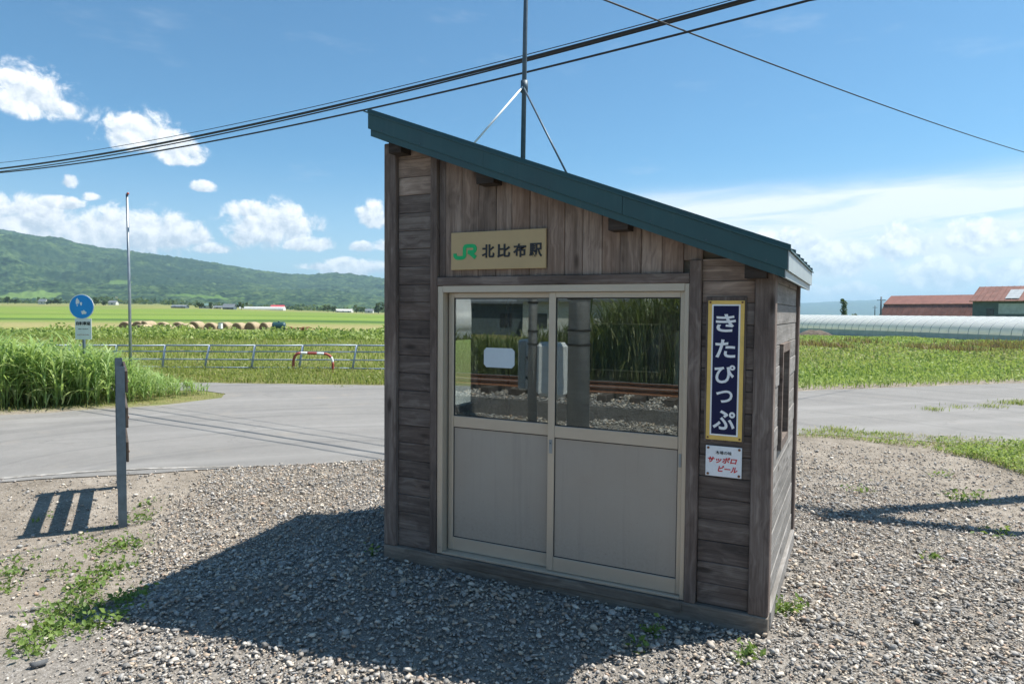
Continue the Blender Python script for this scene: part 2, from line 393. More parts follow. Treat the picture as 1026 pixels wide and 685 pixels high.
M['bale'] = paint('hay_bale', (0.36, 0.285, 0.18), 0.95, 0, 0.28, 7.0, 0.8)
M['bale_face'] = paint('hay_bale_face', (0.20, 0.14, 0.088), 0.95, 0, 0.35, 9.0, 0.8)
M['tank'] = paint('dark_teal_tank', (0.028, 0.075, 0.085), 0.4, 0.1, 0.2, 4.0)
M['bark'] = paint('bark', (0.10, 0.075, 0.055), 0.9, 0, 0.3, 6.0, 0.5)
M['sleeper'] = wood('old_sleeper', (0.03, 0.024, 0.02), (0.07, 0.055, 0.045), (0.12, 0.10, 0.085))
M['rail_head'] = paint('worn_rail_head', (0.40, 0.42, 0.43), 0.3, 0.8, 0.1)

def glass_mat(refl):
    mt, t, b, out = new_mat('window_glass'); t.n.remove(b)
    gl = t.node('ShaderNodeBsdfGlossy'); gl.inputs['Roughness'].default_value = 0.0; gl.inputs[0].default_value = rgb(0.95, 1.0, 0.98)
    tr = t.node('ShaderNodeBsdfTransparent'); tr.inputs[0].default_value = rgb(0.90, 0.94, 0.93)
    lw = t.node('ShaderNodeLayerWeight'); lw.inputs[0].default_value = 0.5
    f = t.m('ADD', refl, t.m('MULTIPLY', t.m('POWER', lw.outputs['Facing'], 5.0), 0.8), None, True)
    tc = t.node('ShaderNodeTexCoord')
    nb = t.bump(t.noise(tc.outputs['Object'], 2.0, 1, 0.5), 0.012, 0.02); t.put(gl.inputs['Normal'], nb)
    mx = t.node('ShaderNodeMixShader'); t.put(mx.inputs[0], f)
    t.l.new(tr.outputs[0], mx.inputs[1]); t.l.new(gl.outputs[0], mx.inputs[2])
    df = t.node('ShaderNodeBsdfDiffuse'); df.inputs[0].default_value = rgb(0.42, 0.40, 0.36)   # a film of dust
    ov = t.vmath('MULTIPLY', tc.outputs['Object'], (3.0, 3.0, 1.2)); du = t.m('ADD', t.m('MULTIPLY', t.step(t.noise(ov, 2.0, 6, 0.65), 0.45, 0.75), 0.05), 0.012)
    m2 = t.node('ShaderNodeMixShader'); t.put(m2.inputs[0], du); t.l.new(mx.outputs[0], m2.inputs[1]); t.l.new(df.outputs[0], m2.inputs[2]); t.l.new(m2.outputs[0], out.inputs[0])
    return mt
M['glass'] = glass_mat(0.15)

def poly_film():
    mt, t, b, out = new_mat('white_plastic_film'); v, r = obj_vec(t)
    c = t.ramp(t.noise(v, 0.9, 5, 0.6), [(0.3, (0.84, 0.85, 0.86)), (0.7, (0.93, 0.93, 0.93))])
    t.put(b.inputs['Base Color'], c); spec(b, 0.35, 0, 0.5)
    tr = t.node('ShaderNodeBsdfTranslucent'); t.put(tr.inputs[0], c)
    mx = t.node('ShaderNodeMixShader'); mx.inputs[0].default_value = 0.48
    t.l.new(b.outputs[0], mx.inputs[1]); t.l.new(tr.outputs[0], mx.inputs[2]); t.l.new(mx.outputs[0], out.inputs[0])
    t.put(b.inputs['Normal'], t.bump(t.noise(v, 3.0, 4, 0.6), 0.35, 0.05))
    return mt
M['film'] = poly_film()
M['film_dark'] = paint('side_netting', (0.42, 0.45, 0.47), 0.7, 0, 0.2, 2.0)

# ------------------------------------------------------------------ terrain
def depth_lat(x, y):
    dx = np.asarray(x, float)-CAM[0]; dy = np.asarray(y, float)-CAM[1]
    return dx*FH[0]+dy*FH[1], dx*RH[0]+dy*RH[1]
def vnoise(x, y, seed=0):                                 # cheap smooth value noise
    x = np.asarray(x, float); y = np.asarray(y, float)
    xi = np.floor(x).astype(np.int64); yi = np.floor(y).astype(np.int64); fx = x-xi; fy = y-yi
    fx = fx*fx*(3-2*fx); fy = fy*fy*(3-2*fy)
    def h(a, b):
        n = (a*374761393 + b*668265263 + seed*974634777) & 0xffffffff
        n = ((n ^ (n >> 13))*1274126177) & 0xffffffff
        return ((n ^ (n >> 16)) & 0xffff)/65535.0
    return (h(xi, yi)*(1-fx)+h(xi+1, yi)*fx)*(1-fy)+(h(xi, yi+1)*(1-fx)+h(xi+1, yi+1)*fx)*fy
def fbm(x, y, o=4, seed=0):
    s = 0; a = 0.5
    for i in range(o): s = s+a*vnoise(x*2**i, y*2**i, seed+i); a *= 0.5
    return s/(1-0.5**o)
def gz(x, y, rough=True):
    x = np.asarray(x, float); y = np.asarray(y, float)
    left = smooth01(-x, 0.15, 1.9)*(0.09+0.19*(1-smooth01(y, -1.2, 1.4))); back = 0.10*smooth01(y, 2.6, 6.5)
    z = -np.maximum(np.maximum(left, back), 0.19*smooth01(-y, 0.2, 1.7))
    v, u = depth_lat(x, y)
    rise = np.clip(v-160, 0, 3000)*0.0115*smooth01(-u/np.maximum(v, 1), 0.18, 0.55)
    z = z+rise
    z = z-0.9*smooth01(v, 150, 400)*0.0
    if rough:
        r = np.hypot(x-1.3, y-1.0)
        z = z+0.018*(fbm(x*1.3, y*1.3, 3, 5)-0.5)*smooth01(r, 1.9, 3.0)*(1-smooth01(r, 12, 20))
        z = z+0.12*(fbm(x*0.12, y*0.12, 3, 9)-0.5)*smooth01(v, 24, 40)*(1-smooth01(v, 300, 500))
    # the railway bed is level
    return z
def ag(px, py):                                          # where a pixel meets the ground
    z = -0.1
    for _ in range(12): P = at(px, py, z); z = float(gz(P[0], P[1], False))
    return P
RN = np.array([-0.7071, 0.7071])                         # across the main road
R0 = np.array([-4.9, -0.07])
def road_s(x, y): return (np.asarray(x)-R0[0])*RN[0]+(np.asarray(y)-R0[1])*RN[1]

def ground_material():
    mt, t, b, _ = new_mat('ground_earth_and_fields')
    ge = t.node('ShaderNodeNewGeometry'); P = ge.outputs['Position']; x, y, z = t.sep(P)
    dx = t.m('SUBTRACT', x, float(CAM[0])); dy = t.m('SUBTRACT', y, float(CAM[1]))
    v = t.m('ADD', t.m('MULTIPLY', dx, float(FH[0])), t.m('MULTIPLY', dy, float(FH[1])))
    u = t.m('ADD', t.m('MULTIPLY', dx, float(RH[0])), t.m('MULTIPLY', dy, float(RH[1])))
    big = t.noise(P, 0.35, 5, 0.6); mid = t.noise(P, 2.2, 5, 0.6); fine = t.noise(P, 26.0, 4, 0.65); grit = t.noise(P, 95.0, 3, 0.6)
    dirt = t.ramp(t.m('ADD', t.m('MULTIPLY', mid, 0.5), t.m('MULTIPLY', fine, 0.5)), [(0.34, (0.14, 0.116, 0.088)), (0.5, (0.245, 0.21, 0.168)), (0.66, (0.37, 0.325, 0.27))])
    pad = t.m('MULTIPLY', t.step(t.m('ADD', x, t.m('MULTIPLY', mid, 0.8)), -1.5, -0.5), t.m('SUBTRACT', 1.0, t.step(t.m('ADD', t.m('ADD', x, y), t.m('MULTIPLY', big, 3.0)), 5.5, 9.5)))
    dirt = t.mix(t.m('MULTIPLY', pad, 0.7), dirt, t.ramp(fine, [(0.35, (0.13, 0.122, 0.112)), (0.65, (0.30, 0.28, 0.255))]))
    dirt = t.mix(t.step(grit, 0.58, 0.68), dirt, rgb(0.42, 0.40, 0.38))
    dirt = t.mix(t.m('MULTIPLY', t.step(grit, 0.42, 0.34), 0.5), dirt, rgb(0.07, 0.06, 0.055))
    # fields laid out in strips parallel to the pipe fence
    wob = t.m('MULTIPLY', t.m('SUBTRACT', t.noise(t.xyz(t.m('MULTIPLY', u, 0.02), t.m('MULTIPLY', v, 0.004), 0.0), 1.0, 3, 0.5), 0.5), 0.06)
    q = t.m('ADD', t.m('DIVIDE', 20.0, t.m('MAXIMUM', v, 1.0)), wob)
    pad = (0.15, 0.235, 0.035); tan = (0.33, 0.275, 0.13); dk = (0.055, 0.115, 0.025)
    def s(yy): return (yy-310.0)/69.6
    strips = t.ramp(q, [(0.0, (0.15, 0.19, 0.06)), (s(313), (0.24, 0.225, 0.085)), (s(313.8), (0.155, 0.22, 0.04)), (s(316), (0.17, 0.25, 0.038)), (s(316.6), (0.115, 0.185, 0.03)), (s(318.2), (0.165, 0.255, 0.04)),
                        (s(320.4), (0.17, 0.26, 0.04)), (s(320.9), dk), (s(322.6), dk), (s(323.2), (0.16, 0.23, 0.05)), (s(325.5), (0.27, 0.25, 0.10)), (s(329), tan), (s(333), (0.25, 0.24, 0.09)), (s(336), (0.17, 0.19, 0.055)), (0.95, (0.19, 0.175, 0.075))])
    fld = t.mix(t.m('MULTIPLY', t.step(mid, 0.35, 0.7), 0.45), strips, rgb(0.10, 0.15, 0.03))
    fld = t.mix(t.m('MULTIPLY', t.step(big, 0.52, 0.72), 0.35), fld, rgb(0.26, 0.235, 0.10))
    # strips of different crops, side by side
    fld = t.mix(t.m('MULTIPLY', t.step(t.noise(t.xyz(t.m('MULTIPLY', u, 0.006), t.m('MULTIPLY', q, 60.0), 2.0), 1.0, 2, 0.5), 0.52, 0.6), 0.38), fld, rgb(0.215, 0.26, 0.06))
    meadow = t.ramp(big, [(0.3, (0.10, 0.17, 0.03)), (0.55, (0.15, 0.21, 0.045)), (0.75, (0.19, 0.17, 0.085))])
    fld = t.mix(t.step(u, 0.0, 6.0), fld, meadow)
    sr = t.m('ADD', t.m('MULTIPLY', t.m('SUBTRACT', x, float(R0[0])), float(RN[0])), t.m('MULTIPLY', t.m('SUBTRACT', y, float(R0[1])), float(RN[1])))
    far = t.step(t.m('ADD', sr, t.m('MULTIPLY', t.m('SUBTRACT', mid, 0.5), 1.2)), 6.2, 7.2)
    far = t.m('MAXIMUM', far, t.step(t.m('MULTIPLY', y, -1.0), 12.0, 13.0))
    t.put(b.inputs['Base Color'], t.mix(far, dirt, fld)); spec(b, 0.95, 0, 0.2)
    t.put(b.inputs['Normal'], t.bump(t.m('ADD', t.m('MULTIPLY', fine, 0.6), t.m('MULTIPLY', grit, 0.35)), 0.7, 0.03))
    return mt
def build_ground():
    radii = np.concatenate([np.linspace(0, 14, 57)[1:], np.geomspace(14.5, 300, 50), np.geomspace(320, 20000, 36)])
    na = 240; ang = np.linspace(0, 2*math.pi, na, endpoint=False)
    c = np.array([0.5, 1.0])
    X = c[0]+radii[:, None]*np.cos(ang); Y = c[1]+radii[:, None]*np.sin(ang)
    V = np.stack([X.ravel(), Y.ravel(), gz(X, Y).ravel()-0.004], 1)
    V = np.vstack([V, [[c[0], c[1], -0.02]]])
    nr = len(radii); i = np.arange(nr-1)[:, None]*na; k = np.arange(na)[None]; k2 = (k+1) % na
    Q = np.stack([i+k, i+na+k, i+na+k2, i+k2], -1).reshape(-1, 4)
    F = [tuple(q) for q in Q.tolist()] + [(len(V)-1, a, (a+1) % na) for a in range(na)]
    tag(link('ground', mesh_np('ground', V, F, True), ground_material()), kind='structure')
build_ground()

def sheet(name, pts, mat, lift, step=0.5):
    """a ground-hugging sheet cut from a grid by a polygon"""
    bm = bmesh.new()
    vs = [bm.verts.new((p[0], p[1], 0)) for p in pts]; bm.faces.new(vs)
    lo = np.min(np.array(pts)[:, :2], 0); hi = np.max(np.array(pts)[:, :2], 0)
    for ax in (0, 1):
        a = math.ceil(lo[ax]/step)*step
        while a < hi[ax]:
            co = [0, 0, 0]; co[ax] = a; no = [0, 0, 0]; no[ax] = 1
            bmesh.ops.bisect_plane(bm, geom=bm.verts[:]+bm.edges[:]+bm.faces[:], plane_co=co, plane_no=no)
            a += step if abs(a) < 16 else step*6
    bmesh.ops.triangulate(bm, faces=bm.faces[:])
    bmesh.ops.recalc_face_normals(bm, faces=bm.faces)
    for v in bm.verts: v.co.z = float(gz(v.co.x, v.co.y))+lift
    me = bpy.data.meshes.new(name); bm.to_mesh(me); bm.free()
    if me.polygons[0].normal.z < 0: me.flip_normals()
    for p in me.polygons: p.use_smooth = True
    return tag(link(name, me, mat), kind='structure')

def asphalt():
    mt, t, b, _ = new_mat('old_asphalt'); ge = t.node('ShaderNodeNewGeometry'); P = ge.outputs['Position']; x, y, z = t.sep(P)
    s = t.m('ADD', t.m('MULTIPLY', x, float(RN[0])), t.m('MULTIPLY', y, float(RN[1]))); l = t.m('ADD', t.m('MULTIPLY', x, 0.7071), t.m('MULTIPLY', y, 0.7071))
    big = t.noise(P, 0.5, 5, 0.6); grit = t.noise(P, 160.0, 3, 0.7); mid = t.noise(P, 7.0, 4, 0.6)
    c = t.ramp(t.m('ADD', t.m('MULTIPLY', big, 0.55), t.m('MULTIPLY', mid, 0.45)), [(0.3, (0.175, 0.168, 0.158)), (0.55, (0.215, 0.206, 0.193)), (0.75, (0.26, 0.248, 0.23))])
    c = t.mix(t.m('MULTIPLY', t.step(grit, 0.5, 0.72), 0.6), c, rgb(0.32, 0.31, 0.295))
    c = t.mix(t.m('MULTIPLY', t.step(grit, 0.45, 0.30), 0.55), c, rgb(0.11, 0.11, 0.112))
    # wheel tracks, worn smooth and paler along the lanes
    tr = t.noise(t.xyz(t.m('MULTIPLY', s, 1.3), t.m('MULTIPLY', l, 0.05), 0.0), 1.0, 3, 0.5)
    c = t.mix(t.m('MULTIPLY', t.step(tr, 0.45, 0.65), 0.5), c, rgb(0.285, 0.275, 0.26))
    # curved tyre marks where traffic swings into the side road
    jx, jy = g2(330, 520); rr = t.m('SQRT', t.m('ADD', t.m('POWER', t.m('SUBTRACT', x, jx), 2.0), t.m('POWER', t.m('SUBTRACT', y, jy), 2.0)))
    arc = t.noise(t.xyz(t.m('MULTIPLY', rr, 2.2), t.m('MULTIPLY', s, 0.03), 4.0), 1.0, 4, 0.6)
    c = t.mix(t.m('MULTIPLY', t.step(arc, 0.50, 0.64), 0.30), c, rgb(0.115, 0.112, 0.108))
    c = t.mix(t.m('MULTIPLY', t.step(t.noise(P, 0.23, 3, 0.5), 0.56, 0.60), 0.12), c, rgb(0.13, 0.128, 0.125))
    # cracks
    vo = t.node('ShaderNodeTexVoronoi'); vo.feature = 'DISTANCE_TO_EDGE'
    t.put(vo.inputs['Vector'], t.vmath('ADD', P, t.xyz(t.m('MULTIPLY', mid, 0.5), t.m('MULTIPLY', big, 1.2), 0.0))); vo.inputs['Scale'].default_value = 0.42
    cr = t.m('MULTIPLY', t.m('SUBTRACT', 1.0, t.step(vo.outputs['Distance'], 0.002, 0.012)), t.step(big, 0.45, 0.6))
    c = t.mix(t.m('MULTIPLY', cr, 0.25), c, rgb(0.06, 0.06, 0.058))
    # sand swept on to the surface
    c = t.mix(t.m('MULTIPLY', t.step(t.noise(P, 0.9, 6, 0.65), 0.56, 0.74), 0.45), c, rgb(0.30, 0.265, 0.22))
    t.put(b.inputs['Base Color'], c); spec(b, 0.85, 0, 0.3)
    t.put(b.inputs['Normal'], t.bump(grit, 0.5, 0.006))
    return mt
def along(a, s): return (R0[0]+0.7071*a+RN[0]*s, R0[1]+0.7071*a+RN[1]*s)
g2 = lambda px, py, z=None: tuple(ag(px, py)[:2])
M['asphalt'] = asphalt()
def jitter(pts, amp=0.10, n=14):
    out = []
    for (p, q) in zip(pts[:-1], pts[1:]):
        p = np.array(p); q = np.array(q); d = q-p; L = np.linalg.norm(d)
        nn = np.array([-d[1], d[0]])/max(L, 1e-6); k = max(1, int(min(n, L/0.35)))
        for i in range(k):
            w = i/k; r = amp*(fbm(p[0]*2+w*L*1.7, p[1]*2+w*9, 3, 3)-0.5)*2 if 0 < i else 0.0
            out.append(tuple(p+d*w+nn*float(r)))
    out.append(tuple(pts[-1])); return out
near_edge = [along(-60, 0.0), along(-12, 0.0), g2(0, 483), g2(150, 475), g2(290, 466), g2(383, 461, -.15), along(5.2, -0.1), (2.39, 7.9), (5.3, 8.25), (9.5, 8.6), (16, 9.5)]
far_edge = [along(42, 5.6), along(23, 5.6), along(14, 5.6)]
side_far = [tuple(np.array(g2(383, 386))+3.0*RH[:2]), g2(383, 386), g2(300, 385), g2(200, 383.5), g2(60, 382), tuple(np.array(g2(60, 382))-16*RH[:2])]
side_near = [tuple(np.array(g2(60, 391))-16*RH[:2]), g2(60, 391), g2(150, 391), g2(205, 391.5), g2(226, 394.5), g2(222, 398.5), g2(180, 404), g2(120, 409), g2(0, 416), along(-12, 5.7), along(-60, 5.7)]
road_pts = jitter(near_edge) + [along(60, -1.5)] + [along(60, 5.6)] + jitter(far_edge, 0.12) + jitter(side_far, 0.12) + jitter(side_near, 0.12)
sheet('road', road_pts, M['asphalt'], 0.006)
def edge_paint():
    mt, t, b, out = new_mat('worn_white_line'); ge = t.node('ShaderNodeNewGeometry'); n = t.noise(ge.outputs['Position'], 7.0, 5, 0.7)
    t.put(b.inputs['Base Color'], t.ramp(n, [(0.44, (0.22, 0.205, 0.18)), (0.62, (0.42, 0.40, 0.37))])); spec(b, 0.8)
    return mt
a, bq = np.array(g2(-60, 486.6)), np.array(g2(235, 469.2)); nn = np.array([-(bq-a)[1], (bq-a)[0]])/np.linalg.norm(bq-a)
sheet('edge_line', [tuple(a+nn*0.05), tuple(bq+nn*0.05), tuple(bq+nn*0.11), tuple(a+nn*0.11)], edge_paint(), 0.011)

# ------------------------------------------------------------------ hills
def hor(px): return 312.6+0.0083*(px-513)
def forest_mat(clear):
    mt, t, b, _ = new_mat('forested_hillside'); ge = t.node('ShaderNodeNewGeometry'); P = ge.outputs['Position']
    n = t.noise(P, 0.02, 5, 0.65); f = t.noise(P, 0.09, 4, 0.7); big = t.noise(P, 0.0022, 4, 0.6)
    c = t.ramp(t.m('ADD', t.m('MULTIPLY', n, 0.5), t.m('MULTIPLY', f, 0.5)), [(0.38, (0.004, 0.015, 0.011)), (0.5, (0.030, 0.062, 0.028)), (0.61, (0.095, 0.140, 0.050))])
    c = t.mix(t.m('MULTIPLY', t.step(big, 0.53, 0.60), 0.6), c, rgb(0.014, 0.036, 0.024))
    x, y, z = t.sep(P)
    for (cx, cy, ru, rv, k) in clear:
        dx = t.m('SUBTRACT', x, cx); dy = t.m('SUBTRACT', y, cy)
        u = t.m('ADD', t.m('MULTIPLY', dx, float(RH[0])), t.m('MULTIPLY', dy, float(RH[1])))
        v = t.m('ADD', t.m('MULTIPLY', dx, float(FH[0])), t.m('MULTIPLY', dy, float(FH[1])))
        r = t.m('ADD', t.m('POWER', t.m('DIVIDE', u, ru), 2.0), t.m('POWER', t.m('DIVIDE', v, rv), 2.0))
        r = t.m('ADD', r, t.m('MULTIPLY', t.m('SUBTRACT', n, 0.5), 1.6))
        c = t.mix(t.m('SUBTRACT', 1.0, t.step(r, 0.8, 1.1)), c, k)
    t.put(b.inputs['Base Color'], c); spec(b, 0.95, 0, 0.1)
    return mt
def build_hill(name, prof, v0, v1, px0, px1, step, rows, rough, mat, wl):
    px = np.arange(px0, px1+step, step); q = (px-513)/FPX
    yr = np.interp(px, [p[0] for p in prof], [p[1] for p in prof])
    zr = CAM[2]+(hor(px)-yr)/FPX*v1
    tt = np.concatenate([np.linspace(0, 1, rows), [1.06, 1.2, 1.5]])
    v = v0+(v1-v0)*tt
    U = q[None]*v[:, None]; Vd = np.repeat(v[:, None], len(px), 1)
    X = CAM[0]+FH[0]*Vd+RH[0]*U; Y = CAM[1]+FH[1]*Vd+RH[1]*U
    z0 = gz(X, Y, False)-1.5
    s = np.clip(tt, 0, 1)[:, None]; sh = 0.72*s**1.25+0.28*s*s*(3-2*s)
    Z = z0+(zr[None]-z0)*sh
    ridges = (fbm(X/(wl*2.2), Y/(wl*2.2), 4, 21)-0.5)*2
    Z += ridges*np.maximum(zr[None], 20)*0.34*np.clip(s*(1-s)*4, 0, 1)
    bumps = np.abs(fbm(X/26.0, Y/26.0, 2, 31)-0.5)*2*rough*1.2+fbm(X/11.0, Y/11.0, 2, 41)*rough
    Z += (bumps-rough*0.6)*np.clip(s*12, 0, 1)
    Z[-3] -= 12; Z[-2] -= 60; Z[-1] -= 400
    V = np.stack([X.ravel(), Y.ravel(), Z.ravel()], 1); nc = len(px); nr = len(tt)
    i = np.arange(nr-1)[:, None]*nc; k = np.arange(nc-1)[None]
    Q = np.stack([i+k, i+k+1, i+nc+k+1, i+nc+k], -1).reshape(-1, 4)
    return tag(link(name, mesh_np(name, V, Q, True), mat), kind='structure')
def hp(px, v): return tuple(CAM[:2]+FH[:2]*v+RH[:2]*((px-513)/FPX*v))
clear = []
for (px, v, ru, rv, k) in [(30, 1500, 62, 60, (0.12, 0.19, 0.05)), (-2, 2750, 26, 90, (0.15, 0.22, 0.07)), (8, 2450, 16, 120, (0.15, 0.21, 0.075)), (205, 1560, 85, 50, (0.085, 0.15, 0.04)), (345, 1500, 90, 60, (0.07, 0.12, 0.035)), (120, 1950, 30, 40, (0.09, 0.15, 0.045))]:
    x, y = hp(px, v); clear.append((x, y, ru, rv, rgb(*k)))
build_hill('hill', [(-700, 214), (-300, 214), (-120, 218), (0, 230.5), (50, 239), (100, 248), (150, 255), (200, 262.5), (250, 270), (290, 275), (310, 275.5), (330, 273.5), (350, 274.5), (384, 279), (450, 286), (560, 296), (700, 304), (790, 311)],
           1250, 3300, -380, 800, 1.15, 130, 7.5, forest_mat(clear), 300.0)
build_hill('distant_hills', [(380, 300), (560, 298), (700, 303), (800, 304), (845, 301.5), (880, 300.5), (930, 299), (1026, 301), (1200, 296), (1600, 300), (2200, 303)],
           7000, 10500, 380, 2300, 6, 40, 14.0, forest_mat([]), 900.0)

# ------------------------------------------------------------------ the shelter
W, D, HS = 2.675, 1.92, 0.108
SL = 0.3770
def zsec(x): return 3.060-SL*(x+0.033)                  # lower edge of the roof edge boards
def zsof(x): return zsec(x)+0.022                       # underside of the roof deck
hut = tag(empty('station_shelter', (0, 0, 0)), 'small weathered wooden station shelter with a green single-pitch roof and sliding doors', 'shelter')

prism('floor', [(0.06, 0.06), (W-0.06, 0.06), (W-0.06, D-0.06), (0.06, D-0.06)], 'z', -0.06, 0.075, M['concrete'], hut)
board('sill_beam', (0, -0.006, -0.08), (W, 0.10, HS), 'x', M['wood_sill'], hut, 0.006)
board('sill_beam', (0, D-0.10, -0.08), (W, D+0.006, HS), 'x', M['wood'], hut, 0.006)
board('sill_beam', (-0.006, 0.1005, -0.08), (0.10, D-0.1005, HS-0.002), 'y', M['wood'], hut, 0.006)
board('sill_beam', (W-0.10, 0.1005, -0.08), (W+0.006, D-0.1005, HS-0.002), 'y', M['wood_bleached'], hut, 0.006)
board('threshold_board', (0.462, -0.020, 0.052), (2.19, -0.0065, 0.112), 'x', M['wood_sill'], hut, 0.004)
for (x0, x1, y0, y1) in [(0, 0.105, 0, 0.105), (W-0.11, W, 0, 0.11), (0, 0.105, D-0.105, D), (W-0.11, W, D-0.11, D)]:
    zt = zsof(x1)-0.004
    board('corner_post', (x0, y0, HS), (x1, y1, zt), 'z', M['wood_post'], hut, 0.006)
board('trim_post', (0.398, 0.0, HS+0.001), (0.452, 0.09, zsof(0.452)-0.005), 'z', M['wood_post'], hut, 0.004)
board('trim_post', (2.200, 0.0, HS+0.001), (2.268, 0.09, 2.135), 'z', M['wood_post'], hut, 0.004)
board('lintel', (0.453, 0.004, 2.003), (2.199, 0.09, 2.062), 'x', M['wood_post'], hut, 0.004)

# walls: a plywood lining each, with the boards as its pieces
def lining(name, polys, axis, a, b):
    bm = bmesh.new()
    for poly in polys:
        n = len(poly); vs = []
        for h in (a, b):
            vs.append([bm.verts.new((p, h, q) if axis == 'y' else (h, p, q)) for (p, q) in poly])
        bm.faces.new(vs[0]); bm.faces.new(vs[1][::-1])
        for i in range(n): bm.faces.new([vs[0][i], vs[1][i], vs[1][(i+1) % n], vs[0][(i+1) % n]])
    bmesh.ops.recalc_face_normals(bm, faces=bm.faces)
    me = bpy.data.meshes.new(name); bm.to_mesh(me); bm.free()
    return link(name, me, M['lining'], hut)
zs = lambda x: zsof(x)-0.001
fw = lining('front_wall', [[(0.105, 0.02), (0.44, 0.02), (0.44, zs(0.44)), (0.105, zs(0.105))],
                           [(0.4405, 2.004), (2.2195, 2.004), (2.2195, zs(2.2195)), (0.4405, zs(0.4405))],
                           [(2.22, 0.02), (W-0.11, 0.02), (W-0.11, zs(W-0.11)), (2.22, zs(2.22))]], 'y', 0.058, 0.070)
bw = lining('back_wall', [[(0.105, 0.02), (W-0.11, 0.02), (W-0.11, zs(W-0.11)), (0.105, zs(0.105))]], 'y', D-0.075, D-0.060)
OP = {'right': (0.575, 1.03, 0.997, 1.632), 'left': (0.84, 1.29, 0.999, 1.634)}
def holed(y0, y1, zt, op):
    a, b, c, d = op
    return [[(y0, 0.02), (a, 0.02), (a, zt), (y0, zt)], [(b, 0.02), (y1, 0.02), (y1, zt), (b, zt)], [(a, 0.02), (b, 0.02), (b, c), (a, c)], [(a, d), (b, d), (b, zt), (a, zt)]]
rw = lining('right_wall', holed(0.10, D-0.10, zs(W-0.05), OP['right']), 'x', W-0.070, W-0.056)
lw = lining('left_wall', holed(0.10, D-0.10, zs(0.07), OP['left']), 'x', 0.056, 0.070)
BH = 0.127
def rows(z0, zt):
    z = z0
    while z < zt-0.012:
        yield z, min(z+BH, zt); z += BH
def siding_front(x0, x1, parent, pale_above):
    k = 0
    for (a, b) in rows(HS+0.002, zsof(x0)-0.006):
        m = M['wood_pale'] if a > pale_above else M['wood']
        if b > zsof(x1)-0.02:                           # the top boards are cut to the roof slope
            prism('plank', [(x0, a+0.0015), (x1, a+0.0015)]+([(x1, zsof(x1)-0.006)] if zsof(x1)-0.006 > a+0.004 else [])+[(x0+max(0, (x1-x0)*min(1, (zsof(x0)-0.006-b)/max(1e-6, SL*(x1-x0)))), b-0.0015), (x0, b-0.0015)], 'y', 0.032+rnd.uniform(-.002, .002), 0.0565, m, parent) if zsof(x1)-0.006 > a+0.004 else None
        else:
            dy = rnd.uniform(-0.0035, 0.0025)
            board('plank', (x0+rnd.uniform(0, .002), 0.032+dy, a+0.0012), (x1-rnd.uniform(0, .002), 0.0565, b-0.0012), 'x', m, parent, 0.0035)
        k += 1
siding_front(0.107, 0.397, fw, 2.62)
siding_front(2.269, W-0.111, fw, 1.86)
x = 0.4545; k = 0
while x < 2.262:
    w = rnd.choice([0.118, 0.124, 0.128, 0.132]); w = 0.052 if k == 0 else w
    x1 = min(x+w, 2.268); dy = rnd.uniform(-0.003, 0.003)
    if x1-x > 0.02:
        o = board('plank', (x+0.001, 0.030+dy, 2.0635 if x1 < 2.2 else 2.137), (x1-0.001, 0.0565, zsof((x+x1)/2)-0.004), 'z', M['wood_pale'] if k > 0 else M['wood_post'], fw, 0.003, slant=SL)
        if x1 > 2.2 and x < 2.2: o.location.z += 0
    x = x1; k += 1
def siding_side(parent, x0, x1, zt, op, mat, y0=0.106, y1=D-0.106):
    for (a, b) in rows(HS, zt):
        dx = rnd.uniform(-0.003, 0.003)
        segs = [(y0, op[0]), (op[1], y1)] if (op and a > op[2]-0.02 and b < op[3]+0.02) else [(y0, y1)]
        for (p, q) in segs:
            board('plank', (x0+dx, p, a+0.0012), (x1+dx, q, b-0.0012), 'y', mat, parent, 0.0035)
siding_side(rw, W-0.052, W-0.022, zsof(W)-0.006, OP['right'], M['wood_bleached'], 0.111, D-0.111)
siding_side(lw, 0.022, 0.052, zsof(0.052)-0.006, OP['left'], M['wood'])
for (a, b) in rows(HS, zsof(0.11)-0.006):
    x1 = min(W-0.111, (zsof(0)-b-0.008)/SL)
    if x1 > 0.2: board('plank', (0.106, D-0.052, a+0.0012), (x1, D-0.022, b-0.0012), 'x', M['wood'], bw, 0.0035)
# side windows: proud timber surround, recessed pane
def side_window(name, xo, s, op, mat):
    a, b, c, d = op; t = 0.045
    xa, xb = sorted((xo-s*0.052, xo+s*0.024))
    fr = lining(name, [[(a-0.03, c-0.035), (b+0.03, c-0.035), (b+0.03, c+0.02), (a-0.03, c+0.02)], [(a-0.03, d-0.05), (b+0.03, d-0.05), (b+0.03, d+0.004), (a-0.03, d+0.004)],
                       [(a-0.03, c+0.0205), (a+0.02, c+0.0205), (a+0.02, d-0.0505), (a-0.03, d-0.0505)], [(b-0.02, c+0.0205), (b+0.03, c+0.0205), (b+0.03, d-0.0505), (b-0.02, d-0.0505)]], 'x', xa, xb)
    fr.data.materials.clear(); fr.data.materials.append(mat)
    xm = xo-s*0.03
    box('glass_pane', (xm-0.002, a+0.018, c+0.018), (xm+0.002, b-0.018, d-0.048), M['glass'], fr, 0)
side_window('window', W-0.024, 1, OP['right'], M['wood'])
side_window('window', 0.024, -1, OP['left'], M['wood'])

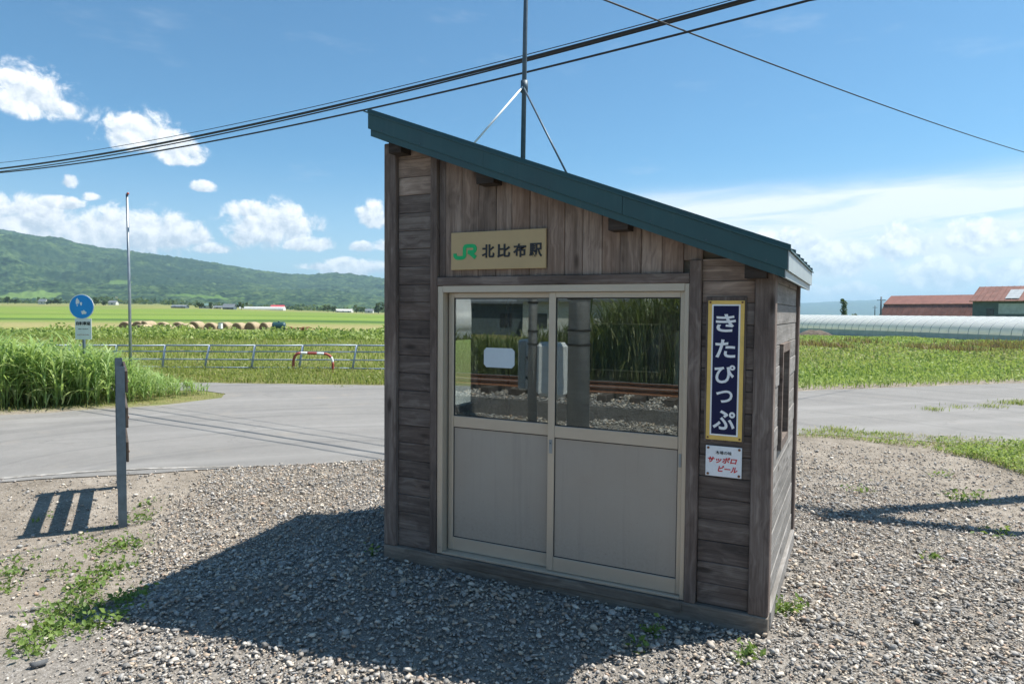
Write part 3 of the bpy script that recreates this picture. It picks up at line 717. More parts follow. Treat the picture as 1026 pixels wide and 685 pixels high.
# roof
X0, X1 = -0.045, 2.742
Y0, Y1 = -0.112, D+0.112
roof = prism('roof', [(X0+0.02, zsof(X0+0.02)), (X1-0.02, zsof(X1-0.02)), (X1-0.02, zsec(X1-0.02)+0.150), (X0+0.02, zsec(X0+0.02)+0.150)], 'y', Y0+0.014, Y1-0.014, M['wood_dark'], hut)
def slope_strip(name, xa, xb, lo, hi, ya, yb, mat):
    return prism(name, [(xa, zsec(xa)+lo), (xb, zsec(xb)+lo), (xb, zsec(xb)+hi), (xa, zsec(xa)+hi)], 'y', ya, yb, mat, roof)
for (ya, yb, yc) in [(Y0-0.012, Y0+0.013, Y0-0.002), (Y1-0.013, Y1+0.012, Y1+0.002)]:
    cuts_ = [X0, X0+0.93, X0+1.87, X1]
    for i in range(3):
        e = 0.0015 if i % 2 else 0.0
        slope_strip('fascia', cuts_[i]+(0.002 if i else 0), cuts_[i+1], 0.046, 0.152, ya-e*(ya < 0), yb+e*(ya > 0), M['roof_green'])
    if ya < 0:
        for i in range(9):
            xx = X0+0.12+i*0.32; zz_ = zsec(xx)+0.062; tube('nail_head', [(xx, ya-0.0015, zz_), (xx, ya-0.0045, zz_)], 0.0045, M['steel_dark'], roof, 6)
    lo, hi = (yc, yb) if ya < 0 else (ya, yc)
    slope_strip('fascia_lower', X0+0.016, X1-0.014, 0.0, 0.0455, lo, hi, M['roof_green'])
slope_strip('roof_sheet', X0-0.036, X1+0.018, 0.1525, 0.162, Y0-0.022, Y1+0.022, M['roof_green'])
for i in range(7):
    y = Y0+0.03+(Y1-Y0-0.06)*i/6
    slope_strip('roof_seam', X0-0.03, X1+0.012, 0.1622, 0.188, y-0.012, y+0.012, M['roof_green'])
for (xx, s, mt) in [(X1, 1, M['roof_grey']), (X0, -1, M['roof_green'])]:
    x0, x1 = sorted((xx-s*0.019, xx+s*0.001)); 
    prism('eave_fascia', [(x0, zsec(x0)+0.046), (x1, zsec(x1)+0.046), (x1, zsec(x1)+0.1515), (x0, zsec(x0)+0.1515)], 'y', Y0+0.0135, Y1-0.0135, mt, roof)
    if s > 0: prism('eave_fascia', [(x1+0.0005, zsec(x1)+0.046), (x1+0.006, zsec(x1)+0.044), (x1+0.006, zsec(x1)+0.148), (x1+0.0005, zsec(x1)+0.150)], 'y', Y0-0.010, Y1+0.010, mt, roof)
    x0, x1 = sorted((xx-s*0.034, xx-s*0.0135)); prism('eave_fascia_lower', [(x0, zsec(x0)), (x1, zsec(x1)), (x1, zsec(x1)+0.0455), (x0, zsec(x0)+0.0455)], 'y', Y0+0.0135, Y1-0.0135, mt, roof)
    if s > 0: prism('eave_fascia_lower', [(x1+0.0005, zsec(x1)+0.001), (x1+0.006, zsec(x1)), (x1+0.006, zsec(x1)+0.044), (x1+0.0005, zsec(x1)+0.045)], 'y', Y0-0.001, Y1+0.001, mt, roof)
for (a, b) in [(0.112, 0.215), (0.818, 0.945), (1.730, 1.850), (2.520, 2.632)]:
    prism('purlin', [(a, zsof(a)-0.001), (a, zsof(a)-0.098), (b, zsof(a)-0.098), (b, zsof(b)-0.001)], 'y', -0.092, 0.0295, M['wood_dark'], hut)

# sliding doors
fr = box('door_frame', (0.4535, 0.012, 0.113), (0.497, 0.125, 2.001), M['alu'], hut, 0.003)
def sub(name, lo, hi, mat, par, bev=0.002):
    o = box(name, lo, hi, mat, None, bev); o.parent = par; o.location = tuple(np.array(o.location)-np.array(par.location)); return o
sub('jamb', (2.172, 0.012, 0.113), (2.1985, 0.125, 2.001), M['alu'], fr)
sub('head_rail', (0.4975, 0.010, 1.956), (2.1715, 0.125, 2.002), M['alu'], fr)
sub('track', (0.4975, 0.010, 0.112), (2.1715, 0.125, 0.128), M['alu'], fr)
def leaf(xa, xb, y0, name, st_l, st_r, zmid):
    d = empty(name, (0, 0, 0)); d.parent = hut; y1 = y0+0.030
    za, zb = 0.130, 1.955
    box('stile', (xa, y0, za), (xa+st_l, y1, zb), M['alu'], d, 0.003)
    box('stile', (xb-st_r, y0, za), (xb, y1, zb), M['alu'], d, 0.003)
    i0, i1 = xa+st_l+0.0005, xb-st_r-0.0005
    box('top_rail', (i0, y0+0.002, 1.920), (i1, y1-0.002, zb), M['alu'], d, 0.002)
    box('middle_rail', (i0, y0+0.001, zmid), (i1, y1-0.001, zmid+0.078), M['alu'], d, 0.003)
    box('bottom_rail', (i0, y0+0.001, za), (i1, y1-0.001, za+0.092), M['alu'], d, 0.003)
    box('lower_panel', (i0, y0+0.012, za+0.0925), (i1, y1-0.010, zmid-0.0005), M['panel'], d, 0)
    g = box('glass_pane', (i0, y0+0.013, zmid+0.0785), (i1, y0+0.017, 1.9195), M['glass'], d, 0)
    for (lo, hi) in [((i0, y0+0.009, 1.9125), (i1, y0+0.0128, 1.9195)), ((i0, y0+0.009, zmid+0.0785), (i1, y0+0.0128, zmid+0.0835)), ((i0, y0+0.009, zmid+0.084), (i0+0.006, y0+0.0128, 1.912)), ((i1-0.006, y0+0.009, zmid+0.084), (i1, y0+0.0128, 1.912)),
                     ((i0, y0+0.008, zmid-0.006), (i1, y0+0.0115, zmid-0.0005)), ((i0, y0+0.008, za+0.0925), (i1, y0+0.0115, za+0.097)), ((i0, y0+0.008, za+0.0975), (i0+0.004, y0+0.0115, zmid-0.0065)), ((i1-0.004, y0+0.008, za+0.0975), (i1, y0+0.0115, zmid-0.0065))]:
        box('gasket', lo, hi, M['alu_dark'], d, 0)
    return d
dl = leaf(0.506, 1.330, 0.078, 'sliding_door', 0.040, 0.045, 1.012)
dr = leaf(1.290, 2.170, 0.040, 'sliding_door', 0.047, 0.028, 1.010)
box('lock_plate', (1.303, 0.036, 0.905), (1.325, 0.0395, 0.995), M['galv'], dr, 0.001)
tube('lock_button', [(1.314, 0.0365, 0.972), (1.314, 0.030, 0.972)], 0.005, M['steel_dark'], dr)
box('pull_handle', (2.148, 0.035, 0.905), (2.164, 0.0395, 0.985), M['galv'], dr, 0.001)
a, b = front(485, 348, .091), front(515.5, 369, .091)
prism('sticker', [(a[0]+0.02, b[1]), (b[0]-0.02, b[1]), (b[0], b[1]+0.02), (b[0], a[1]-0.02), (b[0]-0.02, a[1]), (a[0]+0.02, a[1]), (a[0], a[1]-0.02), (a[0], b[1]+0.02)], 'y', 0.0892, 0.0908, M['sticker'], dl)

# bench and notices inside, dimly seen through the glass
bn = tag(empty('waiting_bench', (0.35, D-0.50, 0.075)), 'plain wooden bench inside the shelter along the back wall', 'bench')
for k in range(3): board('seat_slat', (0.0, 0.02+k*0.125, 0.385), (1.95, 0.135+k*0.125, 0.415), 'x', M['lining'], bn, 0.004)
for xx in (0.1, 0.95, 1.80): board('leg', (xx, 0.04, 0.0), (xx+0.06, 0.36, 0.384), 'z', M['wood'], bn, 0.004)
for (nm, xa, xb, za, zb, mt, lab) in [('notice_board', 0.95, 1.55, 1.32, 1.72, M['tank'], 'dark notice board on the back wall inside the shelter'), ('timetable_sheet', 1.70, 2.02, 1.22, 1.66, M['enamel_white'], 'white timetable sheet on the back wall inside the shelter')]:
    nb_ = tag(empty(nm, ((xa+xb)/2, D-0.085, (za+zb)/2)), lab, 'notice'); w_, h_ = (xb-xa)/2, (zb-za)/2
    box('backing', (-w_-0.015, -0.002, -h_-0.015), (w_+0.015, 0.010, h_+0.015), M['alu'], nb_, 0.001); box('sheet', (-w_, -0.006, -h_), (w_, -0.0025, h_), mt, nb_, 0)

# ------------------------------------------------------------------ writing
def text_obj(name, body, mat, parent, cx, cz, y, w=None, h=None, bold=0.02, shear=0.0, depth=0.004):
    cu = bpy.data.curves.new(name, 'FONT'); cu.body = body; cu.size = 1.0; cu.offset = bold; cu.extrude = 0.01; cu.shear = shear
    cu.align_x = 'LEFT'; cu.resolution_u = 4
    tmp = bpy.data.objects.new(name, cu); COL.objects.link(tmp)
    dg = bpy.context.evaluated_depsgraph_get(); me = bpy.data.meshes.new_from_object(tmp.evaluated_get(dg))
    bpy.data.objects.remove(tmp); bpy.data.curves.remove(cu)
    n = len(me.vertices); co = np.empty(n*3, np.float32); me.vertices.foreach_get('co', co); co = co.reshape(-1, 3)
    lo, hi = co.min(0), co.max(0); c = (lo+hi)/2; s = hi-lo
    fx = w/s[0] if w else h/s[1]; fy = h/s[1] if h else w/s[0]
    out = np.stack([(co[:, 0]-c[0])*fx, -(co[:, 2]-lo[2])/max(s[2], 1e-6)*depth, (co[:, 1]-c[1])*fy], 1).astype(np.float32)
    me.vertices.foreach_set('co', out.ravel()); me.update(); me.materials.clear()
    o = link(name, me, mat, parent); o.location = (cx, y, cz); return o
def ribbon(name, lines, th, mat, parent, origin, sx, sz, y, depth=0.004):
    bm = bmesh.new()
    for pts in lines:
        P = [np.array((p[0]*sx, p[1]*sz)) for p in pts]; L = []; Rr = []
        for i in range(len(P)):
            t0 = P[i]-P[i-1] if i else P[1]-P[0]; t1 = P[i+1]-P[i] if i < len(P)-1 else t0
            t0 = t0/np.linalg.norm(t0); t1 = t1/np.linalg.norm(t1); n0 = np.array((-t0[1], t0[0])); n1 = np.array((-t1[1], t1[0]))
            n = n0+n1; n = n/np.linalg.norm(n); k = th/2/max(0.5, n@n0)
            L.append(P[i]+n*k); Rr.append(P[i]-n*k)
        poly = L+Rr[::-1]
        f = [bm.verts.new((p[0], -depth, p[1])) for p in poly]; g = [bm.verts.new((p[0], 0, p[1])) for p in poly]
        m = len(P)
        for i in range(m-1): bm.faces.new([f[i], f[i+1], f[2*m-2-i], f[2*m-1-i]])
        for i in range(2*m): bm.faces.new([f[i], g[i], g[(i+1) % (2*m)], f[(i+1) % (2*m)]])
    bmesh.ops.recalc_face_normals(bm, faces=bm.faces)
    me = bpy.data.meshes.new(name); bm.to_mesh(me); bm.free()
    o = link(name, me, mat, parent); o.location = (origin[0], y, origin[1]); return o

# station name plate over the door
ys = 0.004
p = [front(452, 233, ys), front(547, 229, ys), front(547, 268, ys), front(452, 271, ys)]
sx0, sx1, sz0, sz1 = p[0][0], p[1][0], (p[2][1]+p[3][1])/2, (p[0][1]+p[1][1])/2
sg = tag(empty('station_name_plate', (0, 0, 0)), 'tan name plate with green logo and black kanji above the sliding doors', 'sign')
box('plate', (sx0, ys, sz0), (sx1, ys+0.018, sz1), M['tan_sign'], sg, 0.002)
for xx in (sx0+0.06, sx1-0.06): box('mounting_block', (xx-0.02, ys+0.0182, sz0+0.03), (xx+0.02, ys+0.0235, sz1-0.03), M['steel_dark'], sg, 0)
u = lambda px, py: front(px, py, ys)
j0, j1 = u(456, 259.2), u(476.3, 245.7)
J = [[(0, .40), (.0, .22), (.06, .09), (.16, .04), (.34, .04), (.45, .09), (.50, .2), (.50, .80), (.54, .92), (.64, .96), (.90, .96), (1.0, .91), (1.04, .8), (1.04, .64), (1.0, .53), (.90, .48), (.66, .48)], ]
J = J[:1]
ribbon('logo_leg', [[(.76, .46), (.98, .16), (1.07, .02)]], 0.026, M['green_logo'], sg, j0, (j1[0]-j0[0])*0.95, j1[1]-j0[1], ys-0.0002, 0.0036)
ribbon('logo', J, 0.026, M['green_logo'], sg, j0, (j1[0]-j0[0])*0.95, j1[1]-j0[1], ys-0.0002, 0.003)
for ch, pa, pb in zip('北比布駅', (483, 498.3, 514.3, 530.3), (495.5, 511.3, 527.2, 543.4)):
    a, b = u(pa, 259), u(pb, 244.5-0.03*(pa-483)); text_obj('character', ch, M['ink'], sg, (a[0]+b[0])/2, (u(pa, 258.6-0.02*(pa-483))[1]+b[1])/2, ys-0.0002, w=abs(b[0]-a[0]), h=b[1]-u(pa, 258.4-0.02*(pa-483))[1], bold=0.026)

# tall enamel name board with kana
yb = 0.016
q = [front(709.8, 301.0, yb), front(746.3, 301.4, yb), front(743.8, 442.6, yb)]
bx0, bx1, bz0, bz1 = q[0][0], q[1][0], q[2][1], q[0][1]
sg = tag(empty('kana_name_board', (0, 0, 0)), 'tall navy enamel board with white hiragana and a yellow border, right of the doors', 'sign')
board('backing_board', (bx0-0.012, yb+0.0045, bz0-0.012), (bx1+0.012, 0.0275, bz1+0.022), 'z', M['wood'], sg, 0.002)
box('yellow_border', (bx0, yb, bz0), (bx1, yb+0.004, bz1), M['yellow'], sg, 0.001)
box('white_border', (bx0+0.022, yb-0.0012, bz0+0.026), (bx1-0.022, yb-0.0002, bz1-0.022), M['enamel_white'], sg, 0)
box('navy_field', (bx0+0.031, yb-0.0024, bz0+0.035), (bx1-0.031, yb-0.0014, bz1-0.031), M['navy'], sg, 0)
bc = (bx0+bx1)/2
for ch, ya_, yb_, wd in [('き', 314.5, 332.5, 0.112), ('た', 340, 358.5, 0.112), ('ぴ', 365.5, 384, 0.115), ('つ', 391, 403.5, 0.092), ('ぷ', 411, 430.5, 0.125)]:
    za, zb = front(728, ya_, yb)[1], front(728, yb_, yb)[1]
    text_obj('character', ch, M['enamel_white'], sg, bc, (za+zb)/2, yb-0.0025, w=wd, h=za-zb, bold=0.022, depth=0.0015)
for (xx, zz) in [(bx0+0.012, bz0+0.012), (bx1-0.012, bz0+0.012), (bx0+0.012, bz1-0.011), (bx1-0.012, bz1-0.011)]:
    tube('bolt', [(xx, yb, zz), (xx, yb-0.004, zz)], 0.006, M['rust'], sg)

# small white advertising plate below it
q = [front(707.3, 443.5, yb), front(743.6, 444.6, yb), front(742.6, 479.5, yb)]
ax0, ax1, az0, az1 = q[0][0], q[1][0], q[2][1], q[0][1]-0.012
sg = tag(empty('advertising_plate', (0, 0, 0)), 'small white enamel plate with red katakana below the tall navy board', 'sign')
box('plate', (ax0, yb, az0), (ax1, yb+0.004, az1), M['enamel_white'], sg, 0.001)
box('backing_board', (ax0+0.01, yb+0.0045, az0+0.01), (ax1-0.01, 0.0275, az1-0.01), M['wood'], sg, 0)
aw, ah = ax1-ax0, az1-az0
text_obj('small_lettering', '本場の味', M['ink'], sg, ax0+aw*0.50, az0+ah*0.79, yb-0.0003, w=aw*0.44, h=ah*0.115, bold=0.01, depth=0.0015)
text_obj('red_lettering', 'サッポロ', M['red_ink'], sg, ax0+aw*0.47, az0+ah*0.545, yb-0.0003, w=aw*0.82, h=ah*0.21, bold=0.035, shear=0.22, depth=0.0015)
text_obj('red_lettering', 'ビール', M['red_ink'], sg, ax0+aw*0.62, az0+ah*0.265, yb-0.0003, w=aw*0.54, h=ah*0.21, bold=0.035, shear=0.22, depth=0.0015)
for (fx, fz) in [(.07, .07), (.93, .07), (.07, .93), (.93, .93)]:
    tube('rusty_bolt', [(ax0+aw*fx, yb, az0+ah*fz), (ax0+aw*fx, yb-0.004, az0+ah*fz)], 0.0075, M['rust'], sg)

# mast on the roof
my = 0.95; d = ray(524, 150); mx = (CAM+d*((my-CAM[1])/d[1]))[0]
mz = zsec(mx)+0.163
mast = tag(empty('roof_mast', (mx, my, mz)), 'thin steel mast held by two stays on the shelter roof', 'mast')
tube('base_plate', [(0, 0, 0), (0, 0, 0.03)], 0.05, M['galv'], mast, 10)
tube('pole', [(0, 0, 0.02), (0.012, -0.004, 1.1), (0.05, -0.015, 3.3)], [0.020, 0.018, 0.014], M['steel_dark'], mast, 10)
dC = ray(523, 88); cz = (CAM+dC*((my-CAM[1])/dC[1]))[2]-mz
tube('clamp', [(0.006, 0, cz-0.04), (0.008, 0, cz+0.05)], 0.030, M['steel_dark'], mast, 10)
for (px, py, dyy, mt) in [(472, 147, -0.45, M['white']), (571, 180, -0.30, M['steel_dark'])]:
    d = ray(px, py); P = CAM+d*((my+dyy-CAM[1])/d[1]); zz = zsec(P[0])+0.163
    # follow the same line of sight line until it meets the roof sheet
    top = np.array([0.006, -0.02, cz]); foot = np.array([P[0]-mx, dyy, P[2]-mz]); dirv = foot-top
    kk = 1.0
    while (mz+top[2]+dirv[2]*kk) > zsec(mx+top[0]+dirv[0]*kk)+0.165 and kk < 2.5: kk += 0.01
    tube('stay', [top, top+dirv*kk], 0.008, mt, mast, 6)

# ------------------------------------------------------------------ cables overhead
def sag_line(A, B, sag, n=28, ext=0.0):
    A = np.array(A, float); B = np.array(B, float); P = []
    for i in range(n+1):
        w = i/n*(1+2*ext)-ext; q = A+(B-A)*w; q[2] -= sag*4*w*(1-w); P.append(q)
    return P
def through(pix, A, B):
    """curve hung in the vertical plane through A and B, following the given pixels"""
    A = np.array(A[:2], float); B = np.array(B[:2], float); d = (B-A)/np.linalg.norm(B-A); S = []; Z = []
    for (px, py) in pix:
        r = ray(px, py); k = np.linalg.solve(np.array([[r[0], -d[0]], [r[1], -d[1]]]), A-CAM[:2]); P = CAM+r*k[0]; S.append(k[1]); Z.append(P[2])
    c = np.polyfit(S, Z, min(2, len(S)-1))
    return (lambda t: np.array([A[0]+d[0]*t, A[1]+d[1]*t, np.polyval(c, t)])), S[0], S[-1]
POLE_R = np.array([5.82, 5.15]); POLE_L = np.array([-31.0, 9.7])
CA, CB = atd(0, 170, 21.0), atd(755, 0, 9.2)
def cable(name, pix, r, label, off=0.0):
    f, s0, s1 = through(pix, CA+np.array([0, off, 0]), CB+np.array([0, off*0.8, 0])); pts = [f(t) for t in np.linspace(s0-12.0, s1, 44)]
    end = np.array([POLE_R[0], POLE_R[1], pts[-1][2]+0.1]); e0 = pts[-1]
    pts += [e0+(end-e0)*w for w in (0.25, 0.5, 0.75, 1.0)]
    return tag(tube(name, pts, r, M['black'], None, 6), label, 'cable', 'overhead cables')
cable('overhead_cable', [(0, 163.0), (195, 133.5), (390, 88.5), (525, 54.5), (738, 0)], 0.008, 'thinnest and uppermost of the black overhead cables at left', 0.75)
cable('overhead_cable', [(0, 169.0), (195, 137.5), (390, 93.5), (525, 58.0), (750, 0)], 0.025, 'thick black overhead cable in the middle of the bundle', -0.45)
cable('overhead_cable', [(0, 172.0), (195, 140.0), (390, 96.0), (525, 61.5), (757, 0)], 0.015, 'black overhead cable hugging the underside of the thick one', 0.15)
cable('overhead_cable', [(0, 173.0), (195, 145.5), (390, 103.0), (525, 74.5), (812, 0)], 0.016, 'lowest black overhead cable, sagging apart from the bundle', -1.0)
f, s0, s1 = through([(605, 0), (700, 36.5), (809, 77.5), (920, 118), (1026, 152.5)], atd(605, 0, 8.2), atd(1026, 152.5, 21.0))
tag(tube('twisted_drop_wire', [f(t) for t in np.linspace(s0-7.5, s1+14, 40)], 0.012, M['black'], None, 6), 'thin twisted wire slanting down across the sky to the right', 'wire')

def conc_pole(name, x, y, h, r0, r1, label, arm=True):
    z = float(gz(x, y)); o = tag(empty(name, (x, y, z)), label, 'utility pole')
    tube('pole_shaft', [(0, 0, -0.3), (0, 0, h*0.5), (0, 0, h)], [r0, (r0+r1)/2, r1], M['concrete'], o, 14)
    for hh in (1.55, 1.75, 2.2): lathe('steel_band', [(r0+0.004, hh), (r0+0.010, hh+0.004), (r0+0.010, hh+0.026), (r0+0.004, hh+0.03)], M['black'], o, 14)
    if arm: box('cross_arm', (-0.9, -0.05, h-0.55), (0.9, 0.05, h-0.47), M['galv'], o, 0.005)
    return o
pr = conc_pole('utility_pole', 5.85, 5.80, 6.8, 0.14, 0.10, 'braced concrete pole carrying the cables just beyond the right edge')
tube('brace', [(1.85, -2.45, 0.0), (0.06, -0.06, 6.5)], [0.12, 0.09], M['concrete'], pr, 12)
pr.rotation_euler = (math.radians(5.4), 0, 0)
conc_pole('utility_pole', -33.0, 10.0, 7.6, 0.15, 0.10, 'concrete pole carrying the far end of the cables at left')

# ------------------------------------------------------------------ steel barrier by the road, seen end-on
nb = ag(123, 527); fb = ag(120.8, 487.5)
bd = fb-nb; bl = float(np.linalg.norm(bd[:2])); ba = math.atan2(bd[1], bd[0])
br = tag(empty('guard_barrier', (nb[0], nb[1], float(gz(nb[0], nb[1]))), ba), 'blue-grey steel barrier with three plank rails, seen end-on beside the road', 'barrier')
hz = 1.49
def channel(x, name):
    prof = [(-0.036, -0.045), (0.036, -0.045), (0.036, -0.038), (-0.029, -0.038), (-0.029, 0.038), (0.036, 0.038), (0.036, 0.045), (-0.036, 0.045)]
    o = prism(name, [(x+q, p) for (p, q) in prof], 'z', -0.35, hz, M['steel_dark'], br); return o
channel(0.03, 'post'); channel(bl, 'post')
for (za, zb) in [(1.25, 1.45), (0.92, 1.11), (0.60, 0.79)]:
    r = board('rail', (0.0, -0.060, za), (bl+0.06, -0.037, zb), 'x', M['sleeper'], br, 0.004)
    for xx in (0.03, bl): 
        bt = tube('bolt', [(xx, -0.060, (za+zb)/2), (xx, -0.066, (za+zb)/2)], 0.010, M['rust'], None, 8); bt.parent = r; bt.location = tuple(-np.array(r.location))

# ------------------------------------------------------------------ snow pole and round sign
sp = ag(131.3, 396)
o = tag(empty('snow_pole', tuple(sp)), 'tall thin grey snow pole with a red band near its foot', 'pole')
hgt = (396-196)*float((sp-CAM)@FW)/FPX
tube('shaft', [(0, 0, -0.2), (0, 0, hgt*0.5), (-0.03, 0, hgt)], [0.034, 0.032, 0.026], M['galv'], o, 10)
lathe('red_band', [(0.0345, 0.10), (0.0375, 0.105), (0.0375, 0.33), (0.0345, 0.335)], M['red_pipe'], o, 12)
lathe('collar', [(0.036, 0.345), (0.044, 0.35), (0.044, 0.42), (0.036, 0.425)], M['steel_dark'], o, 12)
lathe('cap', [(0.028, hgt-0.01), (0.030, hgt), (0.024, hgt+0.025), (0.004, hgt+0.035)], M['red_pipe'], o, 10)

DS = 14.6; c = atd(82, 307.2, DS); zg = float(gz(c[0], c[1])); ang = YAW
sgn = tag(empty('round_road_sign', (c[0], c[1], zg), -YAW), 'faded round blue road sign with a white plate on a grey post', 'sign')
cz = c[2]-zg; rad = 12.4/FPX*DS
tube('post', [(0, 0.035, -0.3), (0.01, 0.035, cz*0.5), (0, 0.035, cz+rad*0.7)], 0.030, M['steel_dark'], sgn, 10)
def disc(name, r, y0, y1, mat, cx=0, cz_=0, seg=40, sxx=1.0, parent=None, wob=0.0):
    pts = []
    for k in range(seg):
        w = 2*math.pi*k/seg; rr = r*(1+wob*math.sin(3*w+cx*50)+wob*0.6*math.sin(5*w)); pts.append((cx+rr*sxx*math.cos(w), cz_+rr*math.sin(w)))
    return prism(name, pts, 'y', y0, y1, mat, parent)
disc('white_rim', rad, -0.012, -0.002, M['white'], 0, cz, parent=sgn)
disc('blue_face', rad*0.945, -0.0165, -0.0125, M['sign_blue'], 0, cz, parent=sgn)
for (fx, fz, r_, sxx) in [(-0.31, 0.42, 0.062, 0.62), (-0.02, 0.24, 0.036, 0.6), (0.20, -0.46, 0.040, 1.3), (-0.33, 0.10, 0.018, 0.6), (0.02, -0.40, 0.014, 1.0)]:
    disc('peeled_patch', r_, -0.0185, -0.0170, M['white'], fx*rad, cz+fz*rad, 12, sxx, sgn, 0.18)
pw, ph = 16.5/FPX*DS, 21.0/FPX*DS; pz = cz-(329.5-307.2)/FPX*DS
pl = box('white_plate', (-pw/2+0.03, -0.012, pz-ph/2), (pw/2+0.03, -0.004, pz+ph/2), M['white'], sgn, 0.002)
o = text_obj('lettering', '自転車道', M['ink'], sgn, 0.03, pz+ph*0.27, -0.0125, w=pw*0.86, h=ph*0.18, bold=0.03); 
for (fz, w_, mt) in [(0.0, 0.62, 'ink'), (-0.27, 0.74, 'red_pipe')]:
    for k in range(9):
        ww = pw*w_/9; x0 = 0.03-pw*w_/2+k*ww
        box('small_mark', (x0+ww*0.15, -0.0135, pz+ph*fz-0.010*rnd.uniform(.5, 1)), (x0+ww*rnd.uniform(.6, .85), -0.0125, pz+ph*fz+0.010*rnd.uniform(.5, 1)), M[mt], sgn, 0)

# ------------------------------------------------------------------ pipe fence and red and white hoop
FD = 22.0
def fpt(px, py, d): return atd(px, py, d/float(1.0))
fence = tag(empty('pipe_fence', tuple(ag(255, 374))), 'pale blue-grey pipe fence with leaning posts along the far side road', 'fence')
fo = np.array(fence.location)
pxs = [-73, -25, 22, 70, 117, 165.5, 210, 255.5, 303.5, 357.5, 405, 452]
tops = []
for i, px in enumerate(pxs):
    base = atd(px-2.0, 376, FD); base[2] = gz(base[0], base[1])-0.05
    lean = rnd.uniform(0.10, 0.20)
    top = atd(px, 345.5, FD); b2 = top-UP*0-RH*lean; b2[2] = base[2]
    tube('post', [b2-fo, top-fo], 0.034, M['rail_pipe'], fence, 8)
    tops.append((b2, top))
for (wt, rr) in [(0.985, 0.026), (0.75, 0.022), (0.45, 0.022), (0.15, 0.022)]:
    for i in range(len(tops)-1):
        P = tops[i][0]*(1-wt)+tops[i][1]*wt; Q = tops[i+1][0]*(1-wt)+tops[i+1][1]*wt
        sg_ = np.array([0, 0, rnd.uniform(-.012, .012)])
        tube('pipe_rail', [P-fo, (P+Q)/2+sg_-fo, Q-fo], rr, M['rail_pipe'], fence, 6)
A = ag(294, 373); B = ag(333.5, 373); hh = 19.5/FPX*float((A-CAM)@FW)
hoop = tag(empty('hoop_barrier', tuple((A+B)/2)), 'faded red and white steel hoop standing in front of the pipe fence', 'barrier')
dv = (B-A)/2; zz = np.array([0, 0, 1.0]); path = []
for (s_, h_) in [(-1, -0.3), (-1, 0.55), (-0.97, 0.75), (-0.90, 0.90), (-0.78, 0.985), (-0.62, 1.0), (0.45, 0.97), (0.66, 0.95), (0.84, 0.87), (0.95, 0.72), (1.0, 0.5), (1, -0.3)]:
    path.append(dv*s_+zz*hh*h_)
path = np.array(path); sl_ = np.concatenate([[0], np.cumsum(np.linalg.norm(np.diff(path, axis=0), axis=1))])
def pathpt(t): return np.array([np.interp(t, sl_, path[:, k]) for k in range(3)])
cuts = [0, 0.36, 0.44, 0.555, 0.64, 0.74, 0.80, 1.0]; mats = ['red_pipe', 'white', 'red_pipe', 'white', 'red_pipe', 'white', 'red_pipe']
for i in range(7):
    t0, t1 = cuts[i]*sl_[-1], cuts[i+1]*sl_[-1]
    tube('pipe_band', [pathpt(t) for t in np.linspace(t0, t1, 9)], 0.042, M[mats[i]], hoop, 8)

# ------------------------------------------------------------------ hay bales, tank, rake, marker
def make_bale():
    o = empty('hay_bale'); r, w = 0.62, 1.15
    def turned(name, prof, mat):
        b = lathe(name, prof, mat, None, 26); me = b.data
        for v in me.vertices:
            k = 1+0.02*math.sin(v.co.x*9+v.co.z*7)+0.015*math.sin(v.co.y*13)
            x, y, z = v.co.x*k, v.co.y*k, v.co.z; v.co = (x, z, y*0.96)
        me.flip_normals(); b.parent = o; b.location = (0, 0, r*0.93); return b
    prof = [(r-0.06, -w/2), (r-0.015, -w/2+0.04)]
    for i in range(7):
        z = -w/2+0.10+i*(w-0.2)/6; prof += [(r, z-0.04), (r-0.012, z+0.05)]
    prof += [(r-0.015, w/2-0.04), (r-0.06, w/2)]
    turned('netting_roll', prof, M['bale'])
    for s in (-1, 1):
        pr_ = []
        for i in range(7):
            a = (r-0.065)*(1-i/6.4); pr_ += [(a, s*(w/2+0.002+0.012*(i % 2))), (a-0.035, s*(w/2+0.012))]
        turned('rolled_end', pr_, M['bale_face'])
    return o
bale0 = make_bale()
bl_list = [(144, 333.5, 56, 'front'), (167.5, 333.5, 56, 'front'), (185.7, 333.8, 56, 'front')] + [(px, 329.8, 69, 'back') for px in (126.8, 140.5, 148.5, 163.5, 179, 197, 211.6, 226, 240, 253.4, 268)]
ords = {'front': ['leftmost', 'middle', 'rightmost'], 'back': ['first', 'second', 'third', 'fourth', 'fifth', 'sixth', 'seventh', 'eighth', 'ninth', 'tenth', 'last']}
cnt = {'front': 0, 'back': 0}
for i, (px, py, dd, rw_) in enumerate(bl_list):
    o = bale0 if i == 0 else copy_tree(bale0)
    P = atd(px, py, dd); o.location = (P[0], P[1], float(gz(P[0], P[1]))-0.46); o.rotation_euler = (0, 0, -YAW*0+math.radians(20)+rnd.uniform(-.35, .35)); s_ = rnd.uniform(0.94, 1.05); o.scale = (s_, s_, s_)
    w_ = ords[rw_][cnt[rw_]]; cnt[rw_] += 1
    lab = ('round hay bale, %s of the three in the nearer row' % w_) if rw_ == 'front' else ('round hay bale in the farther row, %s counted from the left' % w_)
    tag(o, lab, 'hay bale', 'round hay bales on the mown field')
P = atd(279.5, 329.5, 58.0); zt = float(gz(P[0], P[1]))
tk = tag(empty('field_tank', (P[0], P[1], zt), -YAW+0.25), 'dark teal cylindrical tank lying on the mown field beyond the fence', 'tank')
b = lathe('tank_shell', [(0.05, -0.56), (0.26, -0.54), (0.36, -0.47), (0.38, -0.40), (0.365, -0.25), (0.38, -0.22), (0.365, -0.02), (0.38, 0.01), (0.365, 0.2), (0.38, 0.23), (0.38, 0.4), (0.36, 0.47), (0.26, 0.54), (0.05, 0.56)], M['tank'], tk, 24)
